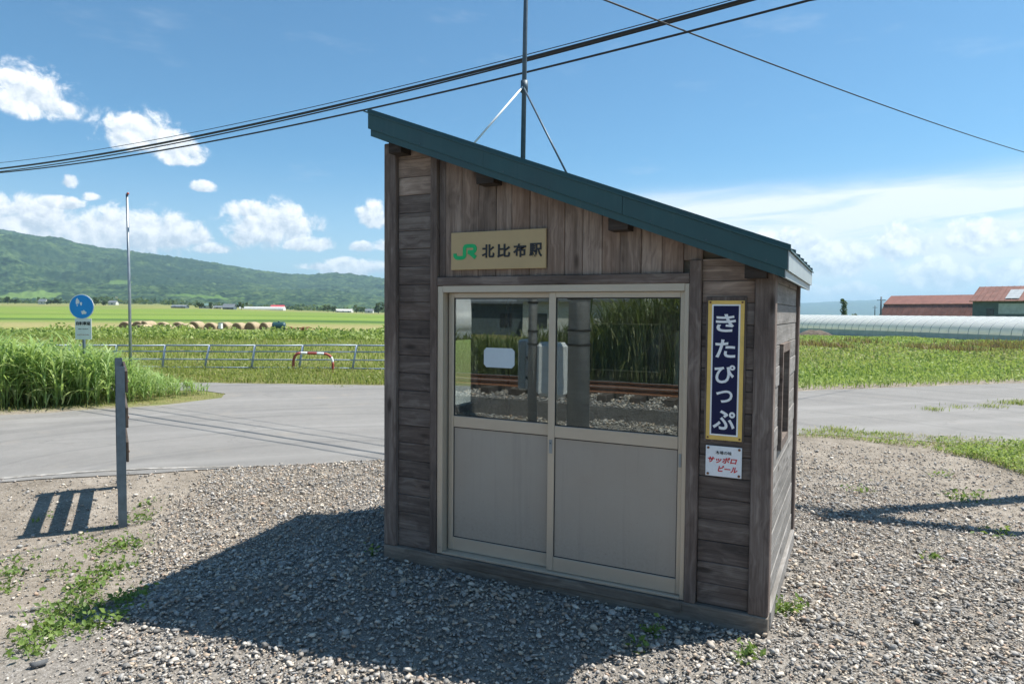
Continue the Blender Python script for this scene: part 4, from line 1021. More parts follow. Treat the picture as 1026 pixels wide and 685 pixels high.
b.rotation_euler = (0, math.pi/2, 0); b.location = (0, 0, 0.55)
for xx in (-0.3, 0.3): box('cradle', (xx-0.05, -0.3, -0.05), (xx+0.05, 0.3, 0.24), M['rust'], tk, 0.01)
tube('filler_neck', [(0, 0, 0.90), (0, 0, 1.0)], 0.09, M['tank'], tk, 12)
P = atd(298, 331.8, 58.0)
rk = tag(empty('hay_rake', (P[0], P[1], float(gz(P[0], P[1]))), -YAW), 'rusty farm implement lying low in the grass right of the tank', 'farm implement')
tube('frame_bar', [(-1.1, 0, 0.32), (0.2, 0, 0.42), (1.0, 0.1, 0.5)], 0.05, M['rust'], rk, 8)
tube('drawbar', [(0.9, 0.1, 0.5), (1.5, 0.0, 0.35), (1.7, 0, 0.30)], 0.04, M['rust'], rk, 8)
for k in range(8): 
    x = -1.0+k*0.26; tube('tine', [(x, 0, 0.35+k*.015), (x+0.08, -0.12, 0.42), (x+0.12, -0.2, 0.2), (x+0.05, -0.2, 0.0)], 0.02, M['rust'], rk, 5)
for xx in (-0.6, 0.5):
    w_ = lathe('wheel', [(0.02, -0.05), (0.22, -0.05), (0.27, -0.03), (0.27, 0.03), (0.22, 0.05), (0.02, 0.05)], M['rust'], rk, 16); w_.rotation_euler = (math.pi/2, 0, 0.2); w_.location = (xx, 0.1, 0.27)
P = atd(221, 331, 60.0)
mk = tag(empty('field_marker', (P[0], P[1], float(gz(P[0], P[1])))), 'small white marker box on the mown field among the bales', 'marker')
box('box', (-0.17, -0.12, 0.25), (0.17, 0.12, 0.75), M['white'], mk, 0.02); box('leg', (-0.05, -0.04, -0.2), (0.05, 0.04, 0.25), M['galv'], mk); box('lid', (-0.19, -0.14, 0.75), (0.19, 0.14, 0.79), M['galv'], mk)

# ------------------------------------------------------------------ far farm buildings
def house(px0, px1, ytop, dist, wall, roof_m, label, name='farmhouse', ratio=0.5, turn=0.0, cat='house', zb=None, deep=None, eave=0.45):
    c = atd((px0+px1)/2, hor((px0+px1)/2), dist); w = (px1-px0)/FPX*dist; z = float(gz(c[0], c[1], False))-0.3 if zb is None else zb
    H = CAM[2]+(hor((px0+px1)/2)-ytop)/FPX*dist-z; H = max(H, 2.2); d = deep or max(5.0, w*ratio); he = H*(1-eave)
    o = tag(empty(name, (c[0], c[1], z), -YAW+turn), label, cat)
    prism('wall', [(-w/2, -d/2), (w/2, -d/2), (w/2, d/2), (-w/2, d/2)], 'z', -0.5, he, wall, o)
    prism('gable', [(-d/2, he+0.001), (d/2, he+0.001), (0, H-0.15)], 'x', -w/2+0.02, w/2-0.02, wall, o)
    for s in (-1, 1):
        prism('roof_slope', [(s*(d/2+0.5), he-0.25), (0, H-0.12), (0, H+0.06), (s*(d/2+0.5), he-0.05)], 'x', -w/2-0.35, w/2+0.35, roof_m, o)
    n = max(1, int(w/4))
    for k in range(n):
        x = -w/2+w*(k+0.5)/n; 
        wn = box('window', (x-0.7, -d/2-0.05, he*0.4), (x+0.7, -d/2+0.02, he*0.4+1.0), M['far_glass'], o, 0)
    return o
house(173.5, 187.5, 306.0, 420, M['barn_wall'], M['house_grey'], 'dark grey barn standing alone left of the clump of trees', 'barn', cat='barn')
house(201, 212.5, 303.6, 450, M['house_white'], M['house_green'], 'pale house with a green roof among dark trees')
house(214.5, 223.5, 306.2, 455, M['house_cream'], M['house_grey'], 'cream house between the green-roofed house and the dark barn')
house(224.5, 235.5, 304.4, 440, M['barn_wall'], M['house_grey'], 'dark tall-roofed barn right of the cream house', 'barn', cat='barn', eave=0.6)
house(272, 285, 305.6, 620, M['house_white'], M['house_red'], 'white house with a bright red roof at the foot of the hill')
house(337, 353, 309.6, 640, M['house_white'], M['house_white'], 'long low white shed left of the shelter', 'shed', cat='shed', deep=9)
house(110, 117.5, 301.0, 640, M['house_white'], M['house_grey'], 'small grey-roofed house right of the round sign')
house(40, 47, 299.5, 690, M['house_white'], M['house_grey'], 'small white house left of the round sign among dark trees')
house(366, 374, 309.4, 640, M['house_white'], M['house_grey'], 'small pale house closest to the shelter edge')
house(256, 262, 307.6, 600, M['house_cream'], M['house_grey'], 'small cream house left of the red roof')

def greenhouse(name, A, B, wid, H, hoops, label, far=False, group=None):
    A = np.array(A[:2]); B = np.array(B[:2]); L = float(np.linalg.norm(B-A)); a = math.atan2((B-A)[1], (B-A)[0])
    z = float(min(gz(*A, False), gz(*B, False)))
    o = tag(empty(name, (A[0], A[1], z), a), label, 'greenhouse', group); hw = wid/2
    def arc(r_add, n=14, z0=0.55):
        pts = [(-hw-r_add, z0)]
        for k in range(n+1):
            w = math.pi*k/n; pts.append((-(hw+r_add)*math.cos(w), z0+(H+r_add-z0)*math.sin(w)**0.85))
        pts.append((hw+r_add, z0)); return pts
    out = arc(0.0); nL = max(2, int(hoops*3) if not far else 2); V = []; F = []
    n = len(out)
    for i in range(nL+1):
        x = L*i/nL; 
        ph = (i % 3)/3.0 if not far else 0
        puff = 0.0 if i % 3 == 0 else 0.035
        for (p, q) in arc(puff): V.append((x, p, q))
    for i in range(nL):
        for k in range(n-1): F.append((i*n+k, i*n+k+1, (i+1)*n+k+1, (i+1)*n+k))
    me = mesh_np('film_cover', V, F, True); link('film_cover', me, M['film'], o)
    for s in (-1, 1): box('side_netting', (0, s*hw-0.02, 0.0), (L, s*hw+0.02, 0.549), M['film_dark'], o, 0)
    for xx in (0.0, L):
        prism('end_wall', [(p, q) for (p, q) in [(-hw+0.03, 0.0)]+[(p*0.985, q-0.02) for (p, q) in out[1:-1]]+[(hw-0.03, 0.0)]], 'x', xx-0.02+(0.05 if xx == 0 else -0.05), xx+0.02+(0.05 if xx == 0 else -0.05), M['film'], o)
    if not far:
        proto = None
        for i in range(hoops+1):
            x = L*i/hoops
            if proto is None:
                V, F = tube_data([(0, -hw-0.005, 0.0)]+[(0, p, q) for (p, q) in arc(0.006)]+[(0, hw+0.005, 0.0)], 0.022, 5); proto = mesh_np('hoop', V, F, True)
            h = link('hoop', proto, M['roof_grey'], o); h.location = (x, 0, 0)
    return o
g0 = np.array([13.7, 55.1]); g1 = np.array([-1.63, 72.0]); gd = (g1-g0)/np.linalg.norm(g1-g0); gn = np.array([gd[1], -gd[0]])
gn = gn if gn @ FH[:2] > 0 else -gn
GA = g0-gd*22+gn*2.9; GB = g1+gd*30+gn*2.9
greenhouse('greenhouse', GA, GB, 5.8, 1.87, 88, 'long white plastic tunnel greenhouse in front of the red-roofed barns')
c0, c1 = hp(241, 560), hp(285, 560)
greenhouse('greenhouse', c0, c1, 7, 3.0, 4, 'long grey greenhouse far off below the red-roofed house', far=True)

# red-roofed barns behind the greenhouse
def gambrel(px0, px1, ytop, dist, wid, knee, H, roof_m, wall, label, turn):
    cx = (px0+px1)/2; c = atd(cx, hor(cx), dist); w = (px1-px0)/FPX*dist; z = float(gz(c[0], c[1], False))-0.2
    o = tag(empty('barn', (c[0], c[1], z), -YAW+turn), label, 'barn')
    zr = CAM[2]+(hor(cx)-ytop)/FPX*dist-z; d = wid; ze = zr*0.22; zk = ze+(zr-ze)*knee; dk = d*0.26
    prism('wall', [(-w/2+0.3, -d/2+0.2), (w/2-0.3, -d/2+0.2), (w/2-0.3, d/2-0.2), (-w/2+0.3, d/2-0.2)], 'z', -0.3, ze, wall, o)
    prism('gable', [(-d/2+0.2, ze+0.001), (d/2-0.2, ze+0.001), (dk, zk-0.1), (0, zr-0.15), (-dk, zk-0.1)], 'x', -w/2+0.3, w/2-0.3, wall, o)
    for s in (-1, 1):
        lo = prism('lower_roof_slope', [(s*(d/2+0.2), ze-0.2), (s*dk, zk-0.05), (s*(dk+0.02), zk+0.08), (s*(d/2+0.32), ze-0.12)], 'x', -w/2, w/2, roof_m, o)
        up = prism('upper_roof_slope', [(s*(dk+0.18), zk-0.10), (0, zr-0.02), (0, zr+0.12), (s*(dk+0.22), zk+0.04)], 'x', -w/2-0.1, w/2+0.1, M['roof_red'], o)
        n = int(w/0.9)
        if s < 0:
            for k in range(n+1):
                xx = -w/2+0.15+(w-0.3)*k/n
                prism('roof_batten', [(s*(d/2+0.325), ze-0.13), (s*(dk+0.03), zk+0.075), (s*(dk+0.03), zk+0.135), (s*(d/2+0.37), ze-0.08)], 'x', xx-0.035, xx+0.035, roof_m, o)
    return o
gambrel(893, 985, 296.3, 120, 9.0, 0.66, 5, M['roof_red2'], M['barn_wall'], 'long barn with a faded red gambrel roof behind the greenhouse', -1.0)
dist = 106.0; px0, px1 = 985, 1058; cx = (px0+px1)/2; c = atd(cx, hor(cx), dist); zb = float(gz(c[0], c[1], False))-0.2
w = (px1-px0)/FPX*dist; zr = CAM[2]+(hor(cx)-287.2)/FPX*dist-zb; ze = CAM[2]+(hor(cx)-301.5)/FPX*dist-zb; d = 6.5
o = tag(empty('barn', (c[0], c[1], zb), -YAW-0.95), 'blue-grey walled barn with a patched red roof at the right edge', 'barn')
prism('wall', [(-w/2+0.25, -d/2+0.3), (w/2-0.25, -d/2+0.3), (w/2-0.25, d/2-0.3), (-w/2+0.25, d/2-0.3)], 'z', -0.3, ze, M['barn_wall'], o)
prism('gable', [(-d/2+0.3, ze+0.001), (d/2-0.3, ze+0.001), (0, zr-0.1)], 'x', -w/2+0.25, w/2-0.25, M['barn_red'], o)
for s in (-1, 1):
    rs = prism('roof_slope', [(s*(d/2+0.35), ze-0.15), (0, zr-0.02), (0, zr+0.12), (s*(d/2+0.4), ze-0.02)], 'x', -w/2+1.2*0, w/2, M['roof_red2'], o)
    if s < 0:
        n = 14
        for k in range(n+1):
            xx = -w/2+0.1+(w-0.2)*k/n; prism('roof_batten', [(s*(d/2+0.41), ze-0.02), (s*0.02, zr+0.115), (s*0.02, zr+0.17), (s*(d/2+0.43), ze+0.03)], 'x', xx-0.03, xx+0.03, M['roof_red2'], o)
        t0, t1 = 0.12, 0.72; yy = lambda t: s*(d/2+0.42)*(1-t); zz_ = lambda t: ze+0.01+(zr+0.13-ze)*t
        prism('roof_patch', [(yy(t0), zz_(t0)+0.03), (yy(t1), zz_(t1)+0.03), (yy(t1), zz_(t1)+0.09), (yy(t0), zz_(t0)+0.09)], 'x', -0.9, 0.9, M['film_dark'], o)
box('wall_panel', (-1.8, -d/2+0.22, ze-2.0), (1.9, -d/2+0.298, ze-0.4), M['film_dark'], o, 0)
box('window', (-3.4, -d/2+0.24, ze-2.2), (-2.4, -d/2+0.298, ze-1.2), M['far_glass'], o, 0)

# far utility poles on the right
for (px, yt, dist, lab) in [(882.5, 297, 105, 'thin dark utility pole standing left of the long red barn'), (876.5, 306, 190, 'smaller distant utility pole left of the thin dark pole')]:
    c = atd(px, hor(px), dist); z = float(gz(c[0], c[1], False)); h = CAM[2]+(hor(px)-yt)/FPX*dist-z
    o = tag(empty('distant_utility_pole', (c[0], c[1], z)), lab, 'utility pole'); tube('pole_shaft', [(0, 0, -0.3), (0, 0, h)], [0.15, 0.11], M['steel_dark'], o, 8); box('cross_arm', (-0.6, -0.05, h-0.6), (0.6, 0.05, h-0.5), M['steel_dark'], o, 0)

# ------------------------------------------------------------------ trees
M['leaf_dark'] = leaf_mat('dark_tree_leaves', [(0.012, 0.032, 0.012), (0.03, 0.065, 0.02), (0.06, 0.11, 0.03)], 0.25)
M['leaf_mid'] = leaf_mat('mid_tree_leaves', [(0.03, 0.07, 0.02), (0.06, 0.12, 0.03), (0.10, 0.17, 0.045)], 0.3)
def tree(px, ytop, wpx, dist, label, mat='leaf_dark', slim=False, n=420, yb=None, group='far trees along the edge of the fields'):
    c = atd(px, hor(px), dist); z = float(gz(c[0], c[1], False)) if yb is None else yb; H = CAM[2]+(hor(px)-ytop)/FPX*dist-z; w = wpx/FPX*dist/2
    o = tag(empty('tree', (c[0], c[1], z)), label, 'tree', group)
    tube('trunk', [(0, 0, -0.4), (0.02*H, 0, H*0.4), (0, 0.01*H, H*0.85)], [0.035*H, 0.025*H, 0.008*H], M['bark'], o, 7)
    for k in range(4):
        a = rnd.uniform(0, 6.28); tube('limb', [(0, 0, H*(0.25+0.1*k)), (w*0.35*math.cos(a), w*0.35*math.sin(a), H*(0.38+0.1*k)), (w*0.6*math.cos(a), w*0.6*math.sin(a), H*(0.48+0.1*k))], [0.014*H, 0.009*H, 0.004*H], M['bark'], o, 5)
    # leaf clumps gathered on lobes through the crown
    lobes = [(rnd.gauss(0, 0.42)*w, rnd.gauss(0, 0.42)*w, H*rnd.uniform(0.28, 0.86), w*rnd.uniform(0.28, 0.52)) for _ in range(11)]
    if slim: lobes = [(rnd.gauss(0, 0.2)*w, rnd.gauss(0, 0.2)*w, H*(0.12+0.85*k/12), w*(0.75-0.45*abs(k/12-0.4))) for k in range(13)]
    V = []; F = []
    for k in range(n):
        lx, ly, lz, lr = rnd.choice(lobes); d = np.array([rnd.gauss(0, 1) for _ in range(3)]); d /= np.linalg.norm(d)
        P = np.array([lx, ly, lz])+d*lr*rnd.uniform(0.55, 1.0)*np.array([1, 1, 0.75 if not slim else 1.2]); P[2] = min(P[2], H)
        s = w*rnd.uniform(0.10, 0.22); a = np.cross(d, [rnd.gauss(0, 1) for _ in range(3)]); a /= np.linalg.norm(a); b = np.cross(d, a)
        i = len(V); V += [P-a*s, P-b*s*0.7+d*s*0.3, P+a*s, P+b*s*0.7+d*s*0.3]; F.append((i, i+1, i+2, i+3))
    link('crown', mesh_np('crown', V, F), M[mat], o)
    return o
tree(95.5, 297.5, 8, 560, 'dark tree just right of the round blue sign')
tree(103.5, 301, 7, 560, 'low dark tree two crowns right of the round blue sign')
tree(8, 297, 8, 640, 'small dark tree nearest the left edge of the picture')
tree(15, 299, 6, 640, 'low dark tree second from the left edge')
tree(51, 299.5, 8, 640, 'low dark tree left of the round sign, by the white house')
tree(58, 298.5, 7, 640, 'dark round tree left of the round sign, right of the white house')
tree(200, 302.8, 9, 436, 'dark tree at the left of the green-roofed house')
tree(211.5, 303, 6, 442, 'slender dark tree at the right of the green-roofed house', slim=True)
tree(229, 303, 8, 470, 'tree behind the dark tall-roofed barn', 'leaf_mid')
tree(242, 301.8, 8, 460, 'lone dark tree above the left end of the far greenhouse')
tree(328.5, 304, 8, 560, 'tall dark tree left of the long white shed')
tree(334, 306, 6, 570, 'lower dark tree touching the left end of the white shed')
tree(357, 304.5, 7, 600, 'broad tree at the right end of the white shed', 'leaf_mid')
tree(363, 305.5, 6, 600, 'small tree second right of the white shed', 'leaf_mid')
tree(379, 302.5, 11, 520, 'dark tree half hidden by the shelter corner')
tree(300, 307.5, 7, 640, 'small tree right of the red roof', 'leaf_mid')
tree(264, 307.0, 6, 640, 'small tree left of the red roof', 'leaf_mid')
tree(160, 308.0, 7, 560, 'low bushy tree left of the lone grey barn', 'leaf_mid')
tree(845, 299.5, 8.5, 150, 'tall narrow dark tree beyond the greenhouse', slim=True, n=900)
tree(857, 311.5, 5, 170, 'small round bush right of the tall narrow tree', 'leaf_mid')

r = np.random.default_rng(77); nt = 9000; pxs_ = r.uniform(-120, 400, nt); vv = r.uniform(820, 1230, nt); hh_ = np.clip(fbm(pxs_/13.0, vv/160.0, 3, 88)*2.2-0.75, 0.0, 1)
kk = hh_ > 0.08; pxs_, vv, hh_ = pxs_[kk], vv[kk], hh_[kk]; uu = (pxs_-513)/FPX*vv
TX = CAM[0]+FH[0]*vv+RH[0]*uu; TY = CAM[1]+FH[1]*vv+RH[1]*uu; TP = np.stack([TX, TY, gz(TX, TY, False)+r.uniform(0, 1, len(TX))*9.0*hh_], 1)
nrm = r.normal(0, 1, (len(TP), 3)); nrm[:, 2] = np.abs(nrm[:, 2])+.2; nrm /= np.linalg.norm(nrm, axis=1)[:, None]; ta = np.cross(nrm, r.normal(0, 1, (len(TP), 3))); ta /= np.linalg.norm(ta, axis=1)[:, None]; tb = np.cross(nrm, ta); ts = r.uniform(1.2, 2.6, len(TP))[:, None]
V = np.stack([TP-ta*ts, TP-tb*ts*.8, TP+ta*ts, TP+tb*ts*.8], 1).reshape(-1, 3); F = np.arange(len(TP)*4).reshape(-1, 4)
tag(link('far_woodland', mesh_np('far_woodland', V, F), M['leaf_dark']), 'dark belt of far woodland along the foot of the hill', 'woodland', kind='stuff')

# ------------------------------------------------------------------ gravel
def stones(P, size, nvar, seed, base='ico'):
    r = np.random.default_rng(seed)
    bm = bmesh.new()
    if base == 'ico': bmesh.ops.create_icosphere(bm, subdivisions=1, radius=1.0)
    else:
        bmesh.ops.create_cube(bm, size=1.25)
    bmesh.ops.triangulate(bm, faces=bm.faces[:])
    bv = np.array([v.co[:] for v in bm.verts]); bf = np.array([[v.index for v in f.verts] for f in bm.faces]); bm.free()
    n = len(P); k = len(bv)
    var = bv[None]*(1+r.uniform(-0.42, 0.25, (nvar, k, 1)))+r.uniform(-.22, .22, (nvar, k, 3))
    S = var[r.integers(0, nvar, n)]
    sc = np.stack([np.ones(n), r.uniform(0.5, 0.95, n), r.uniform(0.26, 0.62, n)], 1)*size[:, None]*0.5
    S = S*sc[:, None]
    def rot(ax, a):
        c, s = np.cos(a), np.sin(a); R = np.zeros((n, 3, 3)); i, j = [(1, 2), (0, 2), (0, 1)][ax]
        R[:, ax, ax] = 1; R[:, i, i] = c; R[:, j, j] = c; R[:, i, j] = -s; R[:, j, i] = s; return R
    R = rot(2, r.uniform(0, 6.28, n)) @ rot(0, r.normal(0, 0.32, n)) @ rot(1, r.normal(0, 0.32, n))
    S = np.einsum('nij,nkj->nki', R, S)+P[:, None]
    F = (np.arange(n)[:, None, None]*k+bf[None]).reshape(-1, 3)
    return S.reshape(-1, 3), F
def stone_mat(name, pal):
    mt, t, b, _ = new_mat(name); ge = t.node('ShaderNodeNewGeometry'); r = ge.outputs['Random Per Island']
    c = t.ramp(r, [(i/len(pal), k) for i, k in enumerate(pal)], 'CONSTANT')
    n = t.noise(ge.outputs['Position'], 85.0, 4, 0.65); n2 = t.noise(ge.outputs['Position'], 1.4, 3, 0.5)
    c = t.mix(0.30, c, t.ramp(n, [(0.3, (0.08, 0.08, 0.08)), (0.7, (0.40, 0.38, 0.355))]))
    c = t.mix(t.m('MULTIPLY', t.step(n2, 0.5, 0.75), 0.35), c, rgb(0.36, 0.31, 0.255))
    c = t.vmath('MULTIPLY', c, (1.36, 1.30, 1.22))
    t.put(b.inputs['Base Color'], c); spec(b, 0.78, 0, 0.35); t.put(b.inputs['Normal'], t.bump(n, 0.35, 0.004))
    return mt
M['gravel'] = stone_mat('crushed_stone', [(0.22, 0.225, 0.23), (0.33, 0.325, 0.315), (0.12, 0.125, 0.13), (0.40, 0.35, 0.285), (0.27, 0.265, 0.26), (0.50, 0.48, 0.45), (0.19, 0.20, 0.215), (0.31, 0.22, 0.165), (0.09, 0.095, 0.10), (0.38, 0.37, 0.355), (0.24, 0.245, 0.25), (0.56, 0.52, 0.46), (0.17, 0.16, 0.15), (0.30, 0.305, 0.31), (0.36, 0.29, 0.22), (0.14, 0.145, 0.155)])
LB = np.array([ag(215, 471)[:2], ag(165, 503)[:2], ag(143, 545)[:2], ag(118, 590)[:2], ag(92, 640)[:2], ag(60, 690)[:2], ag(0, 790)[:2]])
def in_poly(x, y, poly):
    c = np.zeros(len(x), bool); n = len(poly)
    for i in range(n):
        x0, y0 = poly[i]; x1, y1 = poly[(i+1) % n]
        if abs(y1-y0) < 1e-9: continue
        k = ((y0 > y) != (y1 > y)) & (x < (x1-x0)*(y-y0)/(y1-y0)+x0); c ^= k
    return c
def inside_left(x, y):
    """signed distance-like value, >0 on the gravel side of its left boundary"""
    best = np.full(np.shape(x), 1e9); sign = np.ones(np.shape(x))
    for (a, b) in zip(LB[:-1], LB[1:]):
        d = b-a; L = np.linalg.norm(d); t_ = np.clip(((x-a[0])*d[0]+(y-a[1])*d[1])/L**2, 0, 1)
        qx = a[0]+t_*d[0]; qy = a[1]+t_*d[1]; ds = np.hypot(x-qx, y-qy)
        cr = d[0]*(y-a[1])-d[1]*(x-a[0]); m_ = ds < best
        best = np.where(m_, ds, best); sign = np.where(m_, np.where(cr > 0, 1, -1), sign)
    return best*sign
def inview(x, y, margin=60):
    px, py, dep = project(np.stack([x, y, np.full_like(x, -0.1)], 1))
    return (dep > 1.2) & (px > -margin) & (px < PW+margin) & (py < PH+110)
def gravel_density(x, y):
    d = inside_left(x, y); s = road_s(x, y)
    dl = smooth01(d+0.5*(fbm(x*2.2, y*2.2, 3, 17)-0.5), -0.08, 0.22)
    px, py, dep = project(np.stack([x, y, np.zeros_like(x)], 1))
    # behind and right of the shelter the stones thin out into earth
    rr = smooth01((x-2.0)*0.55+(y-2.2)*0.55+0.9*(fbm(x*0.8, y*0.8, 3, 23)-0.5), 0.6, 2.6)
    dl = dl*(1-0.80*rr)
    rp = np.array(road_pts); on = in_poly(x, y, road_pts)
    near = in_poly(x-0.13*0.7071, y+0.13*0.7071, road_pts) & ~in_poly(x+0.10*0.7071, y-0.10*0.7071, road_pts)
    edge = np.where(on, np.where(near, 0.12, 0.0), 1.0)
    verge = 1-smooth01(y+0.0*x, 6.6, 7.6)
    return np.maximum(dl, 0.11)*edge*verge
def scatter(n, lo, hi, seed, floor=0.0):
    r = np.random.default_rng(seed); x = r.uniform(lo[0], hi[0], n); y = r.uniform(lo[1], hi[1], n)
    k = (x > -0.01) & (x < W+0.01) & (y > -0.01) & (y < D+0.01)
    m_ = inview(x, y) & ~k; x, y = x[m_], y[m_]
    gd = gravel_density(x, y); on = in_poly(x, y, road_pts); gd = np.where(on, gd, np.maximum(gd, floor*(y < 7.0))); keep = r.uniform(0, 1, len(x)) < gd; return x[keep], y[keep], r
x, y, r = scatter(330000, (-7.5, -3.6), (8.5, 8.0), 3)
sz = np.clip(r.lognormal(math.log(0.0208), 0.42, len(x)), 0.010, 0.060)
P = np.stack([x, y, gz(x, y)+sz*0.16+r.uniform(0, 0.014, len(x))*gravel_density(x, y)], 1)
dep = project(P)[2]; nearm = (dep < 5.4) & (sz > 0.021)
V1, F1 = stones(P[nearm], sz[nearm], 40, 5); V3, F3 = stones(P[~nearm], sz[~nearm], 40, 7, 'cube')
x, y, r = scatter(230000, (-7.5, -3.6), (8.5, 8.0), 4, 0.30)
sz = r.uniform(0.008, 0.019, len(x)); P = np.stack([x, y, gz(x, y)+sz*0.22], 1); dep = project(P)[2]; kk = (dep < 7.5) & (r.uniform(0, 1, len(x)) < np.clip(1.5-dep/7.5, 0.3, 1)); P, sz = P[kk], sz[kk]
V2, F2 = stones(P, sz, 30, 6, 'cube')
V1 = np.vstack([V1, V3]); F1 = np.vstack([F1, F3+len(V1)-len(V3)])
tag(link('gravel', mesh_np('gravel', np.vstack([V1, V2]), np.vstack([F1, F2+len(V1)])), M['gravel']), 'grey crushed stone gravel spread around the shelter', 'gravel', kind='stuff')

# a few larger stones lying loose
rocks = [(39, 667, 0.10, 'dark angular stone at the lower left by the weeds'), (965, 562, 0.085, 'flat pale stone on the gravel right of the shelter'), (920, 625, 0.08, 'dark stone in the gravel at the lower right'), (1016, 583, 0.07, 'dark lump on the gravel near the right edge'), (887, 489, 0.07, 'small dark stone on bare earth behind the shelter'), (20, 548, 0.06, 'grey stone on the bare earth below the barrier shadow')]
for i, (px, py, s, lab) in enumerate(rocks):
    P = ag(px, py); P[2] = float(gz(P[0], P[1]))
    V, F = stones(np.array([[0, 0, s*0.18]]), np.array([s]), 8, 50+i)
    o = tag(link('loose_stone', mesh_np('loose_stone', V, F), paint('loose_stone_grey', (0.10, 0.105, 0.11) if 'dark' in lab else (0.30, 0.295, 0.285), 0.85, 0, 0.25, 40, 0.4)), lab, 'stone', 'loose stones'); o.location = tuple(P)

# ------------------------------------------------------------------ grasses and weeds
def blades(P, h, w, bend, seed, seg=3):
    r = np.random.default_rng(seed); n = len(P); az = r.uniform(0, 6.283, n); dx, dy = np.cos(az), np.sin(az); nx, ny = -dy, dx
    lv = [0.0, 0.38, 0.72, 1.0] if seg == 3 else [0.0, 0.5, 1.0]; wd = [0.55, 1.0, 0.7, 0.0] if seg == 3 else [0.7, 0.9, 0.0]
    rows_ = []
    for s, q in zip(lv, wd):
        hx = bend*h*s*s; z = h*(s-0.42*np.minimum(bend, 1.3)*s*s)
        c = P+np.stack([dx*hx, dy*hx, z], 1); o = np.stack([nx, ny, 0*nx], 1)*(w*q*0.5)[:, None]
        if q > 0: rows_ += [c-o, c+o]
        else: rows_ += [c]
    V = np.stack(rows_, 1); k = V.shape[1]
    T = [(0, 1, 3), (0, 3, 2), (2, 3, 5), (2, 5, 4), (4, 5, 6)] if seg == 3 else [(0, 1, 3), (0, 3, 2), (2, 3, 4)]
    F = (np.arange(n)[:, None, None]*k+np.array(T)[None]).reshape(-1, 3)
    return V.reshape(-1, 3), F
def leaves(P, s, seed, flat=0.5):
    r = np.random.default_rng(seed); n = len(P); nrm = r.normal(0, 1, (n, 3))*np.array([1, 1, 0.3]); nrm[:, 2] = np.abs(nrm[:, 2])+flat
    nrm /= np.linalg.norm(nrm, axis=1)[:, None]; a = np.cross(nrm, r.normal(0, 1, (n, 3))); a /= np.linalg.norm(a, axis=1)[:, None]; b = np.cross(nrm, a)
    V = np.stack([P-a*s[:, None]*0.6, P-b*s[:, None]*0.32+nrm*s[:, None]*0.12, P+a*s[:, None]*0.6, P+b*s[:, None]*0.32+nrm*s[:, None]*0.12], 1)
    F = (np.arange(n)[:, None, None]*4+np.array([(0, 1, 2), (0, 2, 3)])[None]).reshape(-1, 3)
    return V.reshape(-1, 3), F
def join(*parts):
    V = []; F = []; o = 0
    for (v, f) in parts: V.append(v); F.append(f+o); o += len(v)
    return np.vstack(V), np.vstack(F)
def stuff(name, parts, mat, label, cat): 
    V, F = join(*parts); return tag(link(name, mesh_np(name, V, F), mat), label, cat, kind='stuff')
def fill(poly, n, seed):
    poly = np.array(poly); r = np.random.default_rng(seed); lo, hi = poly.min(0), poly.max(0)
    x = r.uniform(lo[0], hi[0], n); y = r.uniform(lo[1], hi[1], n); k = in_poly(x, y, poly); return x[k], y[k], r
def ground_pts(x, y, dz=0.0): return np.stack([x, y, gz(x, y)+dz], 1)

M['reed'] = leaf_mat('reed_leaves', [(0.146, 0.246, 0.073), (0.227, 0.360, 0.109), (0.324, 0.468, 0.164), (0.454, 0.574, 0.255), (0.681, 0.688, 0.437)], 0.45)
M['grass'] = leaf_mat('meadow_grass', [(0.124, 0.170, 0.036), (0.189, 0.236, 0.052), (0.260, 0.291, 0.081), (0.429, 0.329, 0.169)], 0.42)
M['weed'] = leaf_mat('broad_weeds', [(0.128, 0.205, 0.047), (0.224, 0.315, 0.074), (0.329, 0.417, 0.125), (0.493, 0.505, 0.218)], 0.4)
M['straw'] = leaf_mat('straw', [(0.27, 0.215, 0.115), (0.38, 0.315, 0.175), (0.22, 0.225, 0.08)], .35)
M['pale_weed'] = leaf_mat('pale_yellowish_weeds', [(0.16, 0.19, 0.06), (0.25, 0.27, 0.09), (0.34, 0.33, 0.14), (0.30, 0.22, 0.11)], .4)
M['dry'] = leaf_mat('dry_stalks', [(0.14, 0.07, 0.04), (0.22, 0.12, 0.065), (0.30, 0.19, 0.11)], 0.3)
M['hedge'] = leaf_mat('dark_field_edge', [(0.085, 0.155, 0.037), (0.145, 0.232, 0.054), (0.238, 0.326, 0.085)], 0.35)

# the tall reeds in the corner of the two roads
corner = [along(-14, 5.95), g2(0, 411.5), g2(110, 405.5), g2(165, 400.5), g2(208, 394.8), g2(195, 392.2), g2(140, 391.8), g2(40, 391.8), tuple(np.array(g2(60, 392))-14*RH[:2])]
def reed_h(x, y):
    px, py, dep = project(np.stack([x, y, np.full_like(x, -0.2)], 1))
    return np.interp(px, [-400, 0, 85, 120, 150, 185, 215], [1.04, 1.02, 0.92, 0.70, 0.46, 0.28, 0.13])
x, y, r = fill(corner, 17000, 71); k = (project(np.stack([x, y, 0*x], 1))[0] > -170); x, y = x[k], y[k]
clump = fbm(x*1.6, y*1.6, 3, 61); hx = reed_h(x, y)*(0.72+0.55*clump); parts = []
n_s = len(x); P = ground_pts(x, y)
s1 = min(n_s, 1300); parts.append(blades(P[:s1], hx[:s1]*r.uniform(.8, 1.1, s1), r.uniform(.010, .018, s1), r.uniform(0.02, 0.18, s1), 81))
